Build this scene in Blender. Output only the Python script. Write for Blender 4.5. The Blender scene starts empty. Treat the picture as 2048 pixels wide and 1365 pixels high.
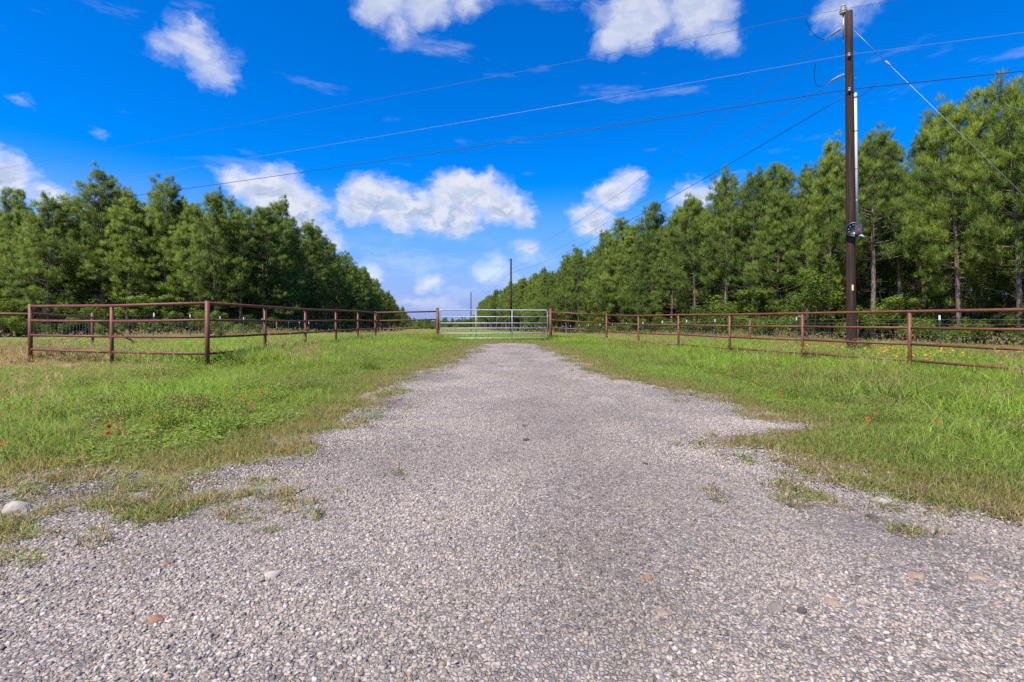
import bpy, bmesh, math, random
import numpy as np
from mathutils import Vector, Matrix

R = math.radians
sc = bpy.context.scene
col = sc.collection

# ------------------------------------------------------------------ camera
EYE = 1.11
cam_d = bpy.data.cameras.new("camera")
cam_d.sensor_width = 36.0
cam_d.lens = 17.0
cam_d.shift_y = -0.0212
cam_d.clip_start = 0.05
cam_d.clip_end = 6000
cam = bpy.data.objects.new("camera", cam_d)
cam.location = (0, 0, EYE)
cam.rotation_euler = (R(90), 0, 0)
col.objects.link(cam)
sc.camera = cam

# ------------------------------------------------------------------ sun
SUN = Vector((-0.36, -0.40, 0.84)).normalized()
sun_d = bpy.data.lights.new("sun", 'SUN')
sun_d.energy = 4.6
sun_d.angle = R(0.53)
sun_d.color = (1.0, 0.92, 0.79)
sun = bpy.data.objects.new("sun", sun_d)
sun.rotation_euler = SUN.to_track_quat('Z', 'Y').to_euler()
sun.location = (-30, -30, 60)
col.objects.link(sun)

# ------------------------------------------------------------------ world: Nishita sky + cumulus
world = bpy.data.worlds.new("World")
sc.world = world
world.use_nodes = True
WT = world.node_tree
WT.nodes.clear()


class NT:
    """small helper for writing node graphs"""
    def __init__(s, tree): s.t = tree

    def n(s, kind, **kw):
        nd = s.t.nodes.new(kind)
        for k, v in kw.items(): setattr(nd, k, v)
        return nd

    def put(s, sock, v):
        if hasattr(v, 'is_output'): s.t.links.new(v, sock)
        elif v is not None: sock.default_value = v

    def m(s, op, a, b=None, c=None, clamp=False):
        nd = s.n('ShaderNodeMath', operation=op, use_clamp=clamp)
        s.put(nd.inputs[0], a)
        if b is not None: s.put(nd.inputs[1], b)
        if c is not None: s.put(nd.inputs[2], c)
        return nd.outputs[0]

    def v(s, op, a, b=None, c=None):
        nd = s.n('ShaderNodeVectorMath', operation=op)
        s.put(nd.inputs[0], a)
        if b is not None:
            s.put(nd.inputs['Scale' if op == 'SCALE' else 1], b)
        if c is not None: s.put(nd.inputs[2], c)
        return nd.outputs['Value' if op in ('DISTANCE', 'LENGTH', 'DOT_PRODUCT') else 'Vector']

    def noise(s, vec, scale, detail=4, rough=0.55, out='Fac', dim='3D', dist=0.0):
        nd = s.n('ShaderNodeTexNoise', noise_dimensions=dim)
        if vec is not None: s.put(nd.inputs['Vector'], vec)
        nd.inputs['Scale'].default_value = scale
        nd.inputs['Detail'].default_value = detail
        nd.inputs['Roughness'].default_value = rough
        nd.inputs['Distortion'].default_value = dist
        return nd.outputs[out]

    def smooth(s, x, a, b, to0=0.0, to1=1.0):
        nd = s.n('ShaderNodeMapRange', interpolation_type='SMOOTHSTEP')
        s.put(nd.inputs[0], x)
        for i, q in enumerate((a, b, to0, to1)): nd.inputs[i + 1].default_value = q
        return nd.outputs[0]

    def lin(s, x, a, b, to0=0.0, to1=1.0):
        nd = s.n('ShaderNodeMapRange')
        s.put(nd.inputs[0], x)
        for i, q in enumerate((a, b, to0, to1)): nd.inputs[i + 1].default_value = q
        return nd.outputs[0]

    def mix(s, f, a, b, blend='MIX'):
        nd = s.n('ShaderNodeMix', data_type='RGBA', blend_type=blend)
        s.put(nd.inputs[0], f)
        for sock, q in ((nd.inputs[6], a), (nd.inputs[7], b)):
            s.put(sock, (*q, 1) if isinstance(q, tuple) and len(q) == 3 else q)
        return nd.outputs[2]

    def ramp(s, x, stops, interp='LINEAR'):
        nd = s.n('ShaderNodeValToRGB')
        nd.color_ramp.interpolation = interp
        els = nd.color_ramp.elements
        while len(els) < len(stops): els.new(0.5)
        for e, (p, c) in zip(els, stops):
            e.position = p
            e.color = (*c, 1)
        s.put(nd.inputs[0], x)
        return nd.outputs[0]


w = NT(WT)
sky = w.n('ShaderNodeTexSky', sky_type='NISHITA')
sky.sun_disc = False
sky.sun_elevation = math.asin(SUN.z)
sky.sun_rotation = math.atan2(SUN.x, SUN.y)
sky.altitude = 0
sky.air_density = 1.0
sky.dust_density = 0.0
sky.ozone_density = 4.0
hs = w.n('ShaderNodeHueSaturation')
hs.inputs['Hue'].default_value = 0.50
hs.inputs['Saturation'].default_value = 1.55
hs.inputs['Value'].default_value = 1.02
WT.links.new(sky.outputs[0], hs.inputs['Color'])
blue = w.mix(1.0, hs.outputs[0], (0.95, 0.72, 1.0), 'MULTIPLY')
tc = w.n('ShaderNodeTexCoord')
sep = w.n('ShaderNodeSeparateXYZ')
WT.links.new(tc.outputs['Generated'], sep.inputs[0])
DEG = 180 / math.pi
az = w.m('MULTIPLY', w.m('ARCTAN2', sep.outputs[0], sep.outputs[1]), DEG)
el = w.m('MULTIPLY', w.m('ARCSINE', sep.outputs[2]), DEG)
cmb = w.n('ShaderNodeCombineXYZ')
WT.links.new(az, cmb.inputs[0])
WT.links.new(w.m('MULTIPLY', el, 1.45), cmb.inputs[1])
P = cmb.outputs[0]
nz = w.noise(P, 0.30, 7, 0.62, 'Color')
warp = w.v('MULTIPLY_ADD', nz, (5.0, 5.0, 0), (-2.5, -2.5, 0))
Pw = w.v('ADD', P, warp)
# cumulus heads: azimuth, elevation, radius in degrees, in groups that make one cloud each
CLOUDS = [(-15.5, 13.4, 3.3), (-17.9, 12.2, 2.5), (-12.6, 12.0, 2.9), (-9.8, 12.2, 2.9), (-6.0, 14.2, 3.4), (-3.4, 14.6, 3.0), (-1.2, 12.9, 2.8),
          (-7.0, 11.9, 3.2), (1.4, 12.1, 1.7), (-29.2, 13.9, 2.0), (-26.2, 13.4, 3.0), (-24.0, 11.6, 3.0), (-22.0, 9.6, 2.3), (-20.2, 8.6, 1.5), (-47.0, 11.4, 2.6), (-45.5, 17.6, .25), (-40.5, 16.4, .15),
          (-43.6, 9.9, 1.9), (-41.0, 9.4, 1.3), (-33.2, 25.2, 2.3), (-31.6, 23.7, 1.8), (-35.4, 24.7, 1.3), (-33.4, 27.0, 1.3), (-15.0, 32.2, 2.8),
          (-10.0, 33.0, 3.0), (-12.8, 30.2, 1.8), (-5.5, 33.3, 2.2), (14.3, 31.4, 3.9), (11.9, 29.8, 2.2), (21.2, 30.8, 3.3), (23.3, 28.3, 1.9),
          (11.9, 14.0, 2.4), (8.9, 12.2, 2.0), (13.4, 15.2, 1.7), (10.0, 10.9, 2.3), (20.7, 13.3, 2.1), (23.6, 13.6, 1.4), (-2.3, 5.8, 1.9),
          (-1.9, 7.2, 1.3), (1.8, 8.2, 1.6), (-9.5, 4.4, 1.6), (-16.8, 5.2, 1.9), (34.6, 27.6, 1.9)]
rnd = random.Random(5)
for k in range(9):          # the same kind of cloud all the way round
    a0, e0 = 62 + k * 29 + rnd.uniform(-8, 8), rnd.choice((10, 13, 24, 31, 44, 58))
    CLOUDS += [(a0 if a0 < 180 else a0 - 360, e0, rnd.uniform(3.5, 6)), (a0 + 5 if a0 < 175 else a0 - 355, e0 - .6, rnd.uniform(3, 5))]
fld = None
for a0, e0, r0 in CLOUDS:
    d = w.v('DISTANCE', Pw, (a0, e0 * 1.45, 0))
    d = w.m('SUBTRACT', d, r0 * 1.25)
    fld = d if fld is None else w.m('SMOOTH_MIN', fld, d, 1.1)
nd2 = w.noise(Pw, 0.50, 8, 0.66)
dens = w.m('MULTIPLY_ADD', nd2, 3.0, -1.2)
dens = w.m('SUBTRACT', dens, fld)
crisp = w.smooth(dens, -0.45, 2.5)
soft = w.smooth(dens, -0.4, 3.0)
high = w.smooth(el, 17, 24)
body = w.m('ADD', w.m('MULTIPLY', soft, high), w.m('MULTIPLY', crisp, w.m('SUBTRACT', 1.0, high)))
# thin streaks of cirrus
str_ = w.v('MULTIPLY', P, (0.055, 0.16, 1))
cir = w.noise(str_, 1.0, 7, 0.62)
cirm = w.m('MULTIPLY', w.smooth(cir, 0.57, 0.80, 0.0, 0.45), w.smooth(el, 1.0, 3.0, 0.0, 1.0))
lowc = w.m('MULTIPLY', w.smooth(w.noise(w.v('MULTIPLY', Pw, (0.10, 0.26, 1)), 1.0, 6, 0.6), 0.44, 0.70, 0.0, 0.50), w.m('MULTIPLY', w.smooth(el, 0.5, 2.0), w.smooth(el, 7.0, 12.0, 1.0, 0.0)))
cirm = w.m('MAXIMUM', cirm, lowc)
low = w.smooth(el, -1.0, 16.0, 0.92, 0.0)
op = w.m('MAXIMUM', w.m('MULTIPLY', body, w.m('MULTIPLY', w.smooth(el, 18, 26, 0.95, 0.80), w.smooth(el, 3, 9.5, 0.55, 1.0))), w.m('MAXIMUM', cirm, low))
nd3 = w.noise(w.v('ADD', Pw, (-0.9, 1.5, 0)), 0.50, 4, 0.6)      # density a little way towards the sun
lit = w.m('SUBTRACT', w.m('MULTIPLY', w.m('SUBTRACT', nd2, nd3), 2.2), -0.35)
under = w.smooth(el, 10.0, 16.5, 1.0, 0.35)
under = w.m('MULTIPLY', under, w.smooth(el, 6.5, 9.0, 0.35, 1.0))
thick = w.smooth(dens, 0.5, 3.4)
shade = w.m('MULTIPLY', under, w.m('MULTIPLY', thick, w.smooth(lit, 0.0, 0.75, 1.0, 0.12)))
ccol = w.mix(shade, (3.95, 4.05, 4.4), (1.45, 2.05, 3.2))
lowmix = w.m('MULTIPLY', w.smooth(el, 8, 16, 1.0, 0.0), w.m('SUBTRACT', 1.0, w.m('MAXIMUM', body, cirm)))
ccol = w.mix(lowmix, ccol, (0.75, 1.62, 3.7))
skyc = w.mix(op, blue, ccol)
bg = w.n('ShaderNodeBackground')
WT.links.new(skyc, bg.inputs['Color'])
bg.inputs['Strength'].default_value = 0.13
wo = w.n('ShaderNodeOutputWorld')
WT.links.new(bg.outputs[0], wo.inputs['Surface'])
world.cycles.sampling_method = 'MANUAL'
world.cycles.sample_map_resolution = 512

# ------------------------------------------------------------------ exposure, render
vs = sc.view_settings
vs.view_transform = 'Standard'
vs.look = 'None'
vs.exposure = 0.70
vs.gamma = 1.0
vs.use_curve_mapping = False
sc.cycles.max_bounces = 5
sc.cycles.diffuse_bounces = 2
sc.cycles.transmission_bounces = 3
sc.cycles.transparent_max_bounces = 4
sc.cycles.caustics_reflective = False
sc.cycles.caustics_refractive = False
sc.cycles.use_denoising = False
sc.cycles.sample_clamp_indirect = 6


# ------------------------------------------------------------------ materials
def mat(name):
    m_ = bpy.data.materials.new(name)
    m_.use_nodes = True
    m_.node_tree.nodes.clear()
    t = NT(m_.node_tree)
    out = t.n('ShaderNodeOutputMaterial')
    return m_, t, out


def principled(t, out, color, rough=0.8, metal=0.0, spec=0.3, bump=None, bstr=0.3, bdist=0.01):
    b = t.n('ShaderNodeBsdfPrincipled')
    t.put(b.inputs['Base Color'], (*color, 1) if isinstance(color, tuple) else color)
    t.put(b.inputs['Roughness'], rough)
    t.put(b.inputs['Metallic'], metal)
    b.inputs['Specular IOR Level'].default_value = spec
    if bump is not None:
        bn = t.n('ShaderNodeBump')
        bn.inputs['Strength'].default_value = bstr
        bn.inputs['Distance'].default_value = bdist
        t.put(bn.inputs['Height'], bump)
        t.t.links.new(bn.outputs[0], b.inputs['Normal'])
    t.t.links.new(b.outputs[0], out.inputs['Surface'])
    return b


def attr(t, name, kind='GEOMETRY'):
    a = t.n('ShaderNodeAttribute', attribute_type=kind)
    a.attribute_name = name
    return a.outputs['Fac']


def gpos(t):
    g = t.n('ShaderNodeNewGeometry')
    return g.outputs['Position']


def leaf_mat(name, stops, inst=True, trans=0.35, spread=1.0, obj_random=0.0, rough=0.5, spec=0.25):
    """foliage: colour from a ramp of tone (per blade or leaf) and tint (per tuft), some light passes through"""
    m_, t, out = mat(name)
    val = t.m('MULTIPLY_ADD', attr(t, 'tone'), spread, -0.5 * spread)
    if inst: val = t.m('ADD', val, attr(t, 'tint', 'INSTANCER'))
    else: val = t.m('ADD', val, 0.5)
    if obj_random:
        oi = t.n('ShaderNodeObjectInfo')
        val = t.m('ADD', val, t.m('MULTIPLY_ADD', oi.outputs['Random'], obj_random, -0.5 * obj_random))
    c = t.ramp(val, stops)
    b = t.n('ShaderNodeBsdfPrincipled')
    t.put(b.inputs['Base Color'], c)
    b.inputs['Roughness'].default_value = rough
    b.inputs['Specular IOR Level'].default_value = spec
    tr = t.n('ShaderNodeBsdfTranslucent')
    t.put(tr.inputs['Color'], t.mix(1.0, c, (1.0, 1.0, 0.75), 'MULTIPLY'))
    mx = t.n('ShaderNodeMixShader')
    mx.inputs[0].default_value = trans
    t.t.links.new(b.outputs[0], mx.inputs[1])
    t.t.links.new(tr.outputs[0], mx.inputs[2])
    t.t.links.new(mx.outputs[0], out.inputs['Surface'])
    return m_


M = {}
M['grass'] = leaf_mat('grass_blades', [(0.0, (.54, .40, .22)), (.20, (.47, .38, .17)), (.42, (.34, .36, .10)), (.62, (.31, .42, .08)), (.82, (.36, .53, .08)), (1.0, (.42, .59, .085))], spread=.56, trans=.5)
M['needles'] = leaf_mat('pine_needles', [(0.0, (.10, .152, .040)), (.35, (.155, .230, .050)), (.65, (.22, .312, .060)), (1.0, (.33, .41, .070))], inst=False, trans=.5, spread=.85, obj_random=.45, rough=.45)
M['leaves'] = leaf_mat('broad_leaves', [(0.0, (.09, .14, .032)), (.4, (.16, .24, .045)), (.7, (.25, .34, .055)), (1.0, (.38, .46, .07))], inst=False, trans=.5, spread=.7, obj_random=.4, rough=.42)

# stones: one ramp of limestone greys with a few tan and rust pieces
m_, t, out = mat('limestone_gravel')
c = t.ramp(t.m('ADD', t.m('MULTIPLY', attr(t, 'tone'), 0.999), t.m('MULTIPLY', attr(t, 'tint', 'INSTANCER'), 0.0)),
           [(0.0, (0.120, 0.098, 0.088)), (.13, (0.186, 0.154, 0.137)), (.34, (0.288, 0.240, 0.214)), (.58, (0.384, 0.323, 0.288)), (.80, (0.492, 0.418, 0.370)), (.90, (0.624, 0.540, 0.474)),
            (.935, (.40, .30, .21)), (.97, (.47, .35, .24)), (1.0, (.36, .19, .11))])
dirt = t.m('SUBTRACT', 1.0, t.m('MULTIPLY', attr(t, 'tint', 'INSTANCER'), 0.58))
c = t.mix(1.0, c, (.955, .985, .965), 'MULTIPLY')
c = t.mix(1.0, c, t.n('ShaderNodeCombineColor').outputs[0], 'MULTIPLY')
cc = c.node.inputs[7].links[0].from_node
for i in range(3): t.t.links.new(dirt, cc.inputs[i])
c = t.mix(t.m('MULTIPLY', t.noise(gpos(t), 160, 3), 0.35), c, (0.372, 0.312, 0.276))
principled(t, out, c, 0.85, spec=0.25, bump=t.noise(gpos(t), 260, 3), bstr=.35, bdist=.002)
M['stone'] = m_


def single_stone(name, c0, c1):
    m_, t, out = mat(name)
    tcn = t.n('ShaderNodeTexCoord').outputs['Object']
    c = t.mix(t.smooth(t.noise(tcn, 30, 5, .6), .35, .65), c0, c1)
    principled(t, out, c, .85, spec=.2, bump=t.noise(tcn, 70, 5, .65), bstr=.5, bdist=.004)
    return m_


M['stone_white'] = single_stone('pale_limestone', (.42, .365, .315), (.30, .255, .22))
M['stone_grey'] = single_stone('grey_stone', (.17, .145, .13), (.25, .215, .19))
M['stone_dark'] = single_stone('dark_stone', (.07, .06, .058), (.12, .105, .10))
M['stone_tan'] = single_stone('tan_stone', (.25, .175, .12), (.32, .245, .18))
M['stone_rust'] = single_stone('rust_stone', (.25, .125, .07), (.30, .18, .11))

# ground: thatch and soil, pine straw under the trees, bare dry soil by the corner fence
m_, t, out = mat('meadow_soil')
p = gpos(t)
big = t.noise(p, .35, 4, .6)
mid = t.noise(p, 3.5, 5, .6)
fine = t.noise(p, 45, 5, .65)
c = t.mix(t.smooth(big, .4, .62), (.19, .21, .07), (.24, .21, .10))
c = t.mix(t.smooth(mid, .42, .68, 0, .65), c, (.21, .165, .085))
c = t.mix(t.m('MULTIPLY', attr(t, 'straw'), 1.0), c, t.mix(fine, (.13, .085, .05), (.24, .16, .09)))
c = t.mix(t.m('MULTIPLY', attr(t, 'bare'), 1.0), c, t.mix(fine, (.36, .25, .165), (.50, .37, .25)))
c = t.mix(t.m('MULTIPLY', attr(t, 'verge'), 1.0), c, t.mix(t.smooth(fine, .35, .65), (.26, .235, .20), (.42, .38, .33)))
c = t.mix(t.smooth(fine, .3, .7, .0, .45), c, (.10, .085, .05))
principled(t, out, c, .95, spec=.1, bump=t.m('ADD', fine, mid), bstr=.6, bdist=.03)
M['soil'] = m_

# gravel bed under the loose stones
m_, t, out = mat('gravel_bed')
p = gpos(t)


def vor(t, vec, scale, feat='F1', o='Distance'):
    nd = t.n('ShaderNodeTexVoronoi', feature=feat)
    t.put(nd.inputs['Vector'], vec)
    nd.inputs['Scale'].default_value = scale
    return nd.outputs[o]


pd = t.v('ADD', p, t.v('SCALE', t.noise(p, 60, 2, .5, 'Color'), 0.012))
cellc = vor(t, pd, 62, 'F1', 'Color')
sp_ = t.n('ShaderNodeSeparateColor')
t.t.links.new(cellc, sp_.inputs[0])
edge = vor(t, pd, 62, 'DISTANCE_TO_EDGE')
c = t.ramp(sp_.outputs[0], [(0, (0.132, 0.108, 0.096)), (.3, (0.258, 0.216, 0.192)), (.65, (0.360, 0.302, 0.270)), (.9, (0.492, 0.420, 0.372)), (1, (0.432, 0.312, 0.216))])
c = t.mix(t.smooth(edge, 0, .12, .75, 0), c, (.16, .145, .135))
stain = t.smooth(t.noise(t.v('MULTIPLY', p, (1.0, .55, 1)), 1.1, 5, .62), .47, .66, 0, .7)
c = t.mix(stain, c, (.15, .135, .125))
c = t.mix(t.smooth(t.noise(p, 9, 4), .5, .75, 0, .5), c, (.30, .27, .25))
hgt = t.m('MINIMUM', edge, .2)
principled(t, out, c, .9, spec=.2, bump=hgt, bstr=.9, bdist=.03)
M['bed'] = m_

# oilfield pipe, primed and rusted
m_, t, out = mat('rusty_pipe')
p = gpos(t)
n1 = t.noise(p, 6, 5, .65)
n2 = t.noise(p, 60, 4, .6)
c = t.mix(t.smooth(n1, .35, .68), (.135, .042, .018), (.18, .063, .029))
c = t.mix(t.smooth(n2, .55, .75, 0, .7), c, (.085, .032, .018))
c = t.mix(t.smooth(t.noise(p, 2.3, 3), .62, .75, 0, .5), c, (.20, .088, .042))
principled(t, out, c, t.lin(n2, .2, .8, .42, .72), spec=.45, bump=n2, bstr=.25, bdist=.003)
M['rust'] = m_

m_, t, out = mat('galvanised_tube')
p = gpos(t)
c = t.mix(t.smooth(t.noise(p, 9, 4), .35, .7), (.50, .51, .535), (.37, .38, .41))
principled(t, out, c, .6, metal=.3, spec=.4)
M['galv'] = m_

m_, t, out = mat('creosoted_wood')
tcn = t.n('ShaderNodeTexCoord').outputs['Object']
gr = t.noise(t.v('MULTIPLY', tcn, (38, 38, .9)), 1.0, 5, .65)
crk = t.noise(t.v('MULTIPLY', tcn, (70, 70, .5)), 1.0, 3, .5)
c = t.mix(t.smooth(gr, .32, .68), (.026, .015, .012), (.078, .043, .031))
c = t.mix(t.smooth(crk, .58, .66, 0, .85), c, (.012, .008, .007))
principled(t, out, c, .8, spec=.2, bump=t.m('ADD', gr, crk), bstr=.7, bdist=.012)
M['pole'] = m_

m_, t, out = mat('pine_bark')
tcn = t.n('ShaderNodeTexCoord').outputs['Object']
pl = t.noise(t.v('MULTIPLY', tcn, (14, 14, 3.2)), 1.0, 5, .6)
c = t.mix(t.smooth(pl, .36, .64), (.085, .060, .048), (.27, .215, .185))
c = t.mix(t.smooth(t.noise(tcn, 1.3, 3), .5, .72, 0, .5), c, (.30, .20, .15))
principled(t, out, c, .95, spec=.1, bump=pl, bstr=.9, bdist=.03)
M['bark'] = m_


def plain(name, color, rough=.5, metal=0., spec=.4, vary=.25, scale=20):
    m_, t, out = mat(name)
    n_ = t.noise(gpos(t), scale, 4)
    c = t.mix(t.m('MULTIPLY', t.smooth(n_, .3, .7), vary), color, tuple(q * .55 for q in color))
    principled(t, out, c, rough, metal, spec)
    return m_


M['twig'] = plain('dead_twigs', (.23, .19, .165), .9, spec=.1)
M['stem'] = plain('shrub_stems', (.16, .12, .09), .9, spec=.1)
M['tpost'] = plain('green_steel_post', (.035, .075, .06), .55)
M['white'] = plain('white_paint', (.80, .80, .80), .5, vary=.1)
M['wire'] = plain('galvanised_wire', (.27, .27, .28), .5, metal=.5)
M['line'] = plain('weathered_conductor', (.10, .11, .125), .5, metal=.2)
M['bright_line'] = plain('bare_aluminium_conductor', (.27, .30, .34), .45, metal=.4)
M['black_line'] = plain('black_insulated_cable', (.018, .02, .024), .5)
M['insul'] = plain('grey_porcelain', (.42, .40, .37), .25, spec=.6)
M['pvc'] = plain('grey_conduit', (.55, .58, .62), .4)
M['meter'] = plain('dark_meter_case', (.018, .02, .024), .35, spec=.6)
M['meterbox'] = plain('slate_plastic', (.050, .062, .075), .45)
M['red'] = plain('red_label', (.34, .04, .025), .5)
M['tag'] = plain('pale_yellow_tag', (.72, .58, .30), .5)
M['bolt'] = plain('zinc_bolts', (.35, .36, .37), .4, metal=.6)
M['petal'] = None
m_, t, out = mat('blanket_flower_petals')
rr = attr(t, 'rad')
principled(t, out, t.ramp(rr, [(0.0, (.30, .020, .012)), (.62, (.38, .035, .012)), (.84, (.50, .12, .018)), (1.0, (.60, .30, .03))]), .55, spec=.2)
M['petal'] = m_
M['disc'] = plain('flower_disc', (.10, .018, .012), .8)
M['gstem'] = plain('green_stem', (.12, .20, .05), .6)
M['yellow'] = plain('yellow_petals', (.78, .50, .02), .55)
M['orange'] = plain('orange_petals', (.80, .30, .03), .55, vary=.5, scale=8)


# ------------------------------------------------------------------ terrain
def sp(v, k):
    v = np.asarray(v, float)
    return k * np.logaddexp(0, v / k)


def sst(a, b, v):
    q = np.clip((np.asarray(v, float) - a) / (b - a), 0, 1)
    return q * q * (3 - 2 * q)


def h(x, y):
    """height of the land: flat by the road, a low mound at the gate, then a long fall"""
    x = np.asarray(x, float)
    y = np.asarray(y, float)
    z = -0.0255 * sp(y - 24, 4.0) + 0.0085 * sp(y - 130, 20)
    z = z + 0.13 * sst(13, 22, y) * np.exp(-((x + 0.9) / 3.4) ** 2) * (1 - sst(26, 36, y))
    z = z - 0.16 * sst(2.4, 5.6, x) * sst(2.5, 7, y)
    z = z + 0.018 * np.sin(x * .9 + 1.3) * np.sin(y * .7 + .4) * sst(3, 8, np.abs(x) + y * .2)
    return z


# edges of the drive, from the road up to the gate
LY = np.array([-40, 2.55, 2.75, 3.0, 3.1, 3.24, 3.5, 4.03, 4.86, 5.93, 7.1, 9.1, 11.2, 14.1, 17, 19.6, 20.6])
LX = np.array([-60, -9.0, -4.4, -3.2, -2.48, -2.16, -1.95, -1.77, -1.68, -1.62, -1.72, -1.97, -1.66, -1.45, -1.4, -1.25, -.4])
RY = np.array([-40, 1.9, 2.35, 2.55, 2.82, 3.1, 3.34, 3.89, 4.45, 4.75, 5.05, 5.6, 7.1, 8.07, 9.5, 14.7, 18, 20.2, 20.9])
RX = np.array([60, 9.0, 4.0, 2.95, 2.62, 2.36, 2.02, 1.87, 1.90, 2.60, 3.05, 2.75, 2.60, 2.3, 1.78, 1.53, 1.35, 1.1, .2])


def wob(y, s):
    return .09 * np.sin(y * 5.1 + s) + .06 * np.sin(y * 11.7 + 2 * s) + .035 * np.sin(y * 23 + 3 * s)


def edge_l(y): return np.interp(y, LY, LX) + wob(y, 1.0) * sst(2.4, 3.4, y)
def edge_r(y): return np.interp(y, RY, RX) + wob(y, 2.4) * sst(2.4, 3.4, y)


def off_drive(x, y):
    """metres outside the drive (negative inside)"""
    x = np.asarray(x, float)
    y = np.asarray(y, float)
    d = np.maximum(edge_l(y) - x, x - edge_r(y))
    # near the road the edge runs across, so its distance is measured along y as well
    dl = (y - np.interp(-x, [1.6, 1.8, 2.2, 2.5, 3.2, 4.4, 9], [9, 4.0, 3.24, 3.1, 3.0, 2.75, 2.55])) * .8
    dr = (y - np.interp(x, [1.8, 1.87, 2.02, 2.36, 2.62, 2.95, 4, 9], [9, 3.9, 3.34, 3.1, 2.82, 2.55, 2.35, 1.9])) * .8
    d = np.where((x < -1.8) & (y < 4), np.minimum(d, dl), d)
    d = np.where((x > 1.87) & (y < 3.9), np.minimum(d, dr), d)
    return np.maximum(d, (y - 20.7) * .9)


def new_mesh_obj(name, verts, faces, material, parent=None, smooth=False, attrs=None, mats=None, midx=None):
    me = bpy.data.meshes.new(name)
    verts = np.asarray(verts, np.float32)
    if isinstance(faces, np.ndarray):
        k = faces.shape[1]
        me.vertices.add(len(verts))
        me.vertices.foreach_set('co', verts.ravel())
        me.loops.add(faces.size)
        me.loops.foreach_set('vertex_index', faces.astype(np.int32).ravel())
        me.polygons.add(len(faces))
        me.polygons.foreach_set('loop_start', np.arange(0, faces.size, k, dtype=np.int32))
        me.update(calc_edges=True)
    else:
        me.from_pydata([tuple(q) for q in verts], [], faces)
    for mm in (mats or [material]): me.materials.append(mm)
    if midx is not None: me.polygons.foreach_set('material_index', np.asarray(midx, np.int32))
    if smooth: me.polygons.foreach_set('use_smooth', np.ones(len(me.polygons), bool))
    for an, av in (attrs or {}).items():
        at = me.attributes.new(an, 'FLOAT', 'POINT')
        at.data.foreach_set('value', np.asarray(av, np.float32))
    ob = bpy.data.objects.new(name, me)
    if parent is not None: ob.parent = parent
    return ob


def orient(V_, F_, N_):
    """turn each triangle so that its face looks the way its leaf normal does"""
    V_, N_ = np.asarray(V_), np.asarray(N_)
    fn = np.cross(V_[F_[:, 1]] - V_[F_[:, 0]], V_[F_[:, 2]] - V_[F_[:, 0]])
    bad = (fn * (N_[F_[:, 0]] + N_[F_[:, 1]] + N_[F_[:, 2]])).sum(1) < 0
    F_ = F_.copy()
    F_[bad] = F_[bad][:, ::-1]
    return F_


def set_normals(ob, nrm):
    nrm = nrm / (np.linalg.norm(nrm, axis=1, keepdims=True) + 1e-9)
    me = ob.data
    me.polygons.foreach_set('use_smooth', np.ones(len(me.polygons), bool))
    me.normals_split_custom_set_from_vertices(nrm.astype(np.float32))
    return ob


def link(ob):
    col.objects.link(ob)
    return ob


def tag(ob, label=None, cat=None, group=None, kind=None):
    if label: ob['label'] = label
    if cat: ob['category'] = cat
    if group: ob['group'] = group
    if kind: ob['kind'] = kind
    return ob


def empty(name, loc, label, cat, group=None):
    e = bpy.data.objects.new(name, None)
    e.location = loc
    e.empty_display_size = .2
    col.objects.link(e)
    return tag(e, label, cat, group)


# ground sheet
def spaced(a, b, n, fine):
    s_ = np.linspace(np.arcsinh(a / fine), np.arcsinh(b / fine), n)
    return np.sinh(s_) * fine


gx = spaced(-2600, 2600, 260, 6.0)
gy = np.concatenate([np.linspace(-300, -12, 20), 8 + spaced(-19, 5200, 300, 8.0)])
GX, GY = np.meshgrid(gx, gy)
GZ = h(GX, GY)
nx, ny = len(gx), len(gy)
V = np.stack([GX, GY, GZ], -1).reshape(-1, 3)
ii = np.arange(nx * ny).reshape(ny, nx)
F = np.stack([ii[:-1, :-1], ii[:-1, 1:], ii[1:, 1:], ii[1:, :-1]], -1).reshape(-1, 4)
fx, fy = V[:, 0], V[:, 1]
right_wood = sst(-2, 2, fx - (26.5 - .165 * fy)) * (fy > 5)
left_wood = np.maximum(sst(-2, 2, (-16.5 - .165 * fy) - fx) * sst(44, 47, fy), sst(41.5, 44, fy) * (fx < -25))
straw = np.clip(right_wood + left_wood, 0, 1) * (fy < 320)
bare = np.exp(-(((fx + 11.0) / 4.6) ** 2 + ((fy - 10.0 - (fx + 6.68) * -.32) / 1.5) ** 2) ** 2) + np.exp(-(((fx + 14.0) / 2.4) ** 2 + ((fy - 13.6) / 1.5) ** 2) ** 2)
vd = off_drive(fx, fy)
verge = np.clip(1 - vd / .55, 0, 1) * (vd < .55)
link(tag(new_mesh_obj('ground', V, F, M['soil'], smooth=True, attrs={'straw': straw, 'bare': np.clip(bare, 0, 1), 'verge': verge}), kind='structure'))

# gravel drive sheet, a little above the ground
rows = np.concatenate([np.linspace(-12, 1.9, 22)[:-1], np.arange(1.9, 20.55, .085)])
nc = 26
tt = np.linspace(0, 1, nc)
el_, er_ = np.maximum(edge_l(rows), -9), np.minimum(edge_r(rows), 9)
X = el_[:, None] + (er_ - el_)[:, None] * tt[None, :]
Y = np.repeat(rows[:, None], nc, 1)
rim = np.minimum(tt, 1 - tt)[None, :] * (er_ - el_)[:, None]
Z = h(X, Y) + .009 + .012 * sst(0, .7, rim)
V = np.stack([X, Y, Z], -1).reshape(-1, 3)
ii = np.arange(len(rows) * nc).reshape(len(rows), nc)
F = np.stack([ii[:-1, :-1], ii[:-1, 1:], ii[1:, 1:], ii[1:, :-1]], -1).reshape(-1, 4)
link(tag(new_mesh_obj('gravel_drive', V, F, M['bed'], smooth=True), kind='structure'))


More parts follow.
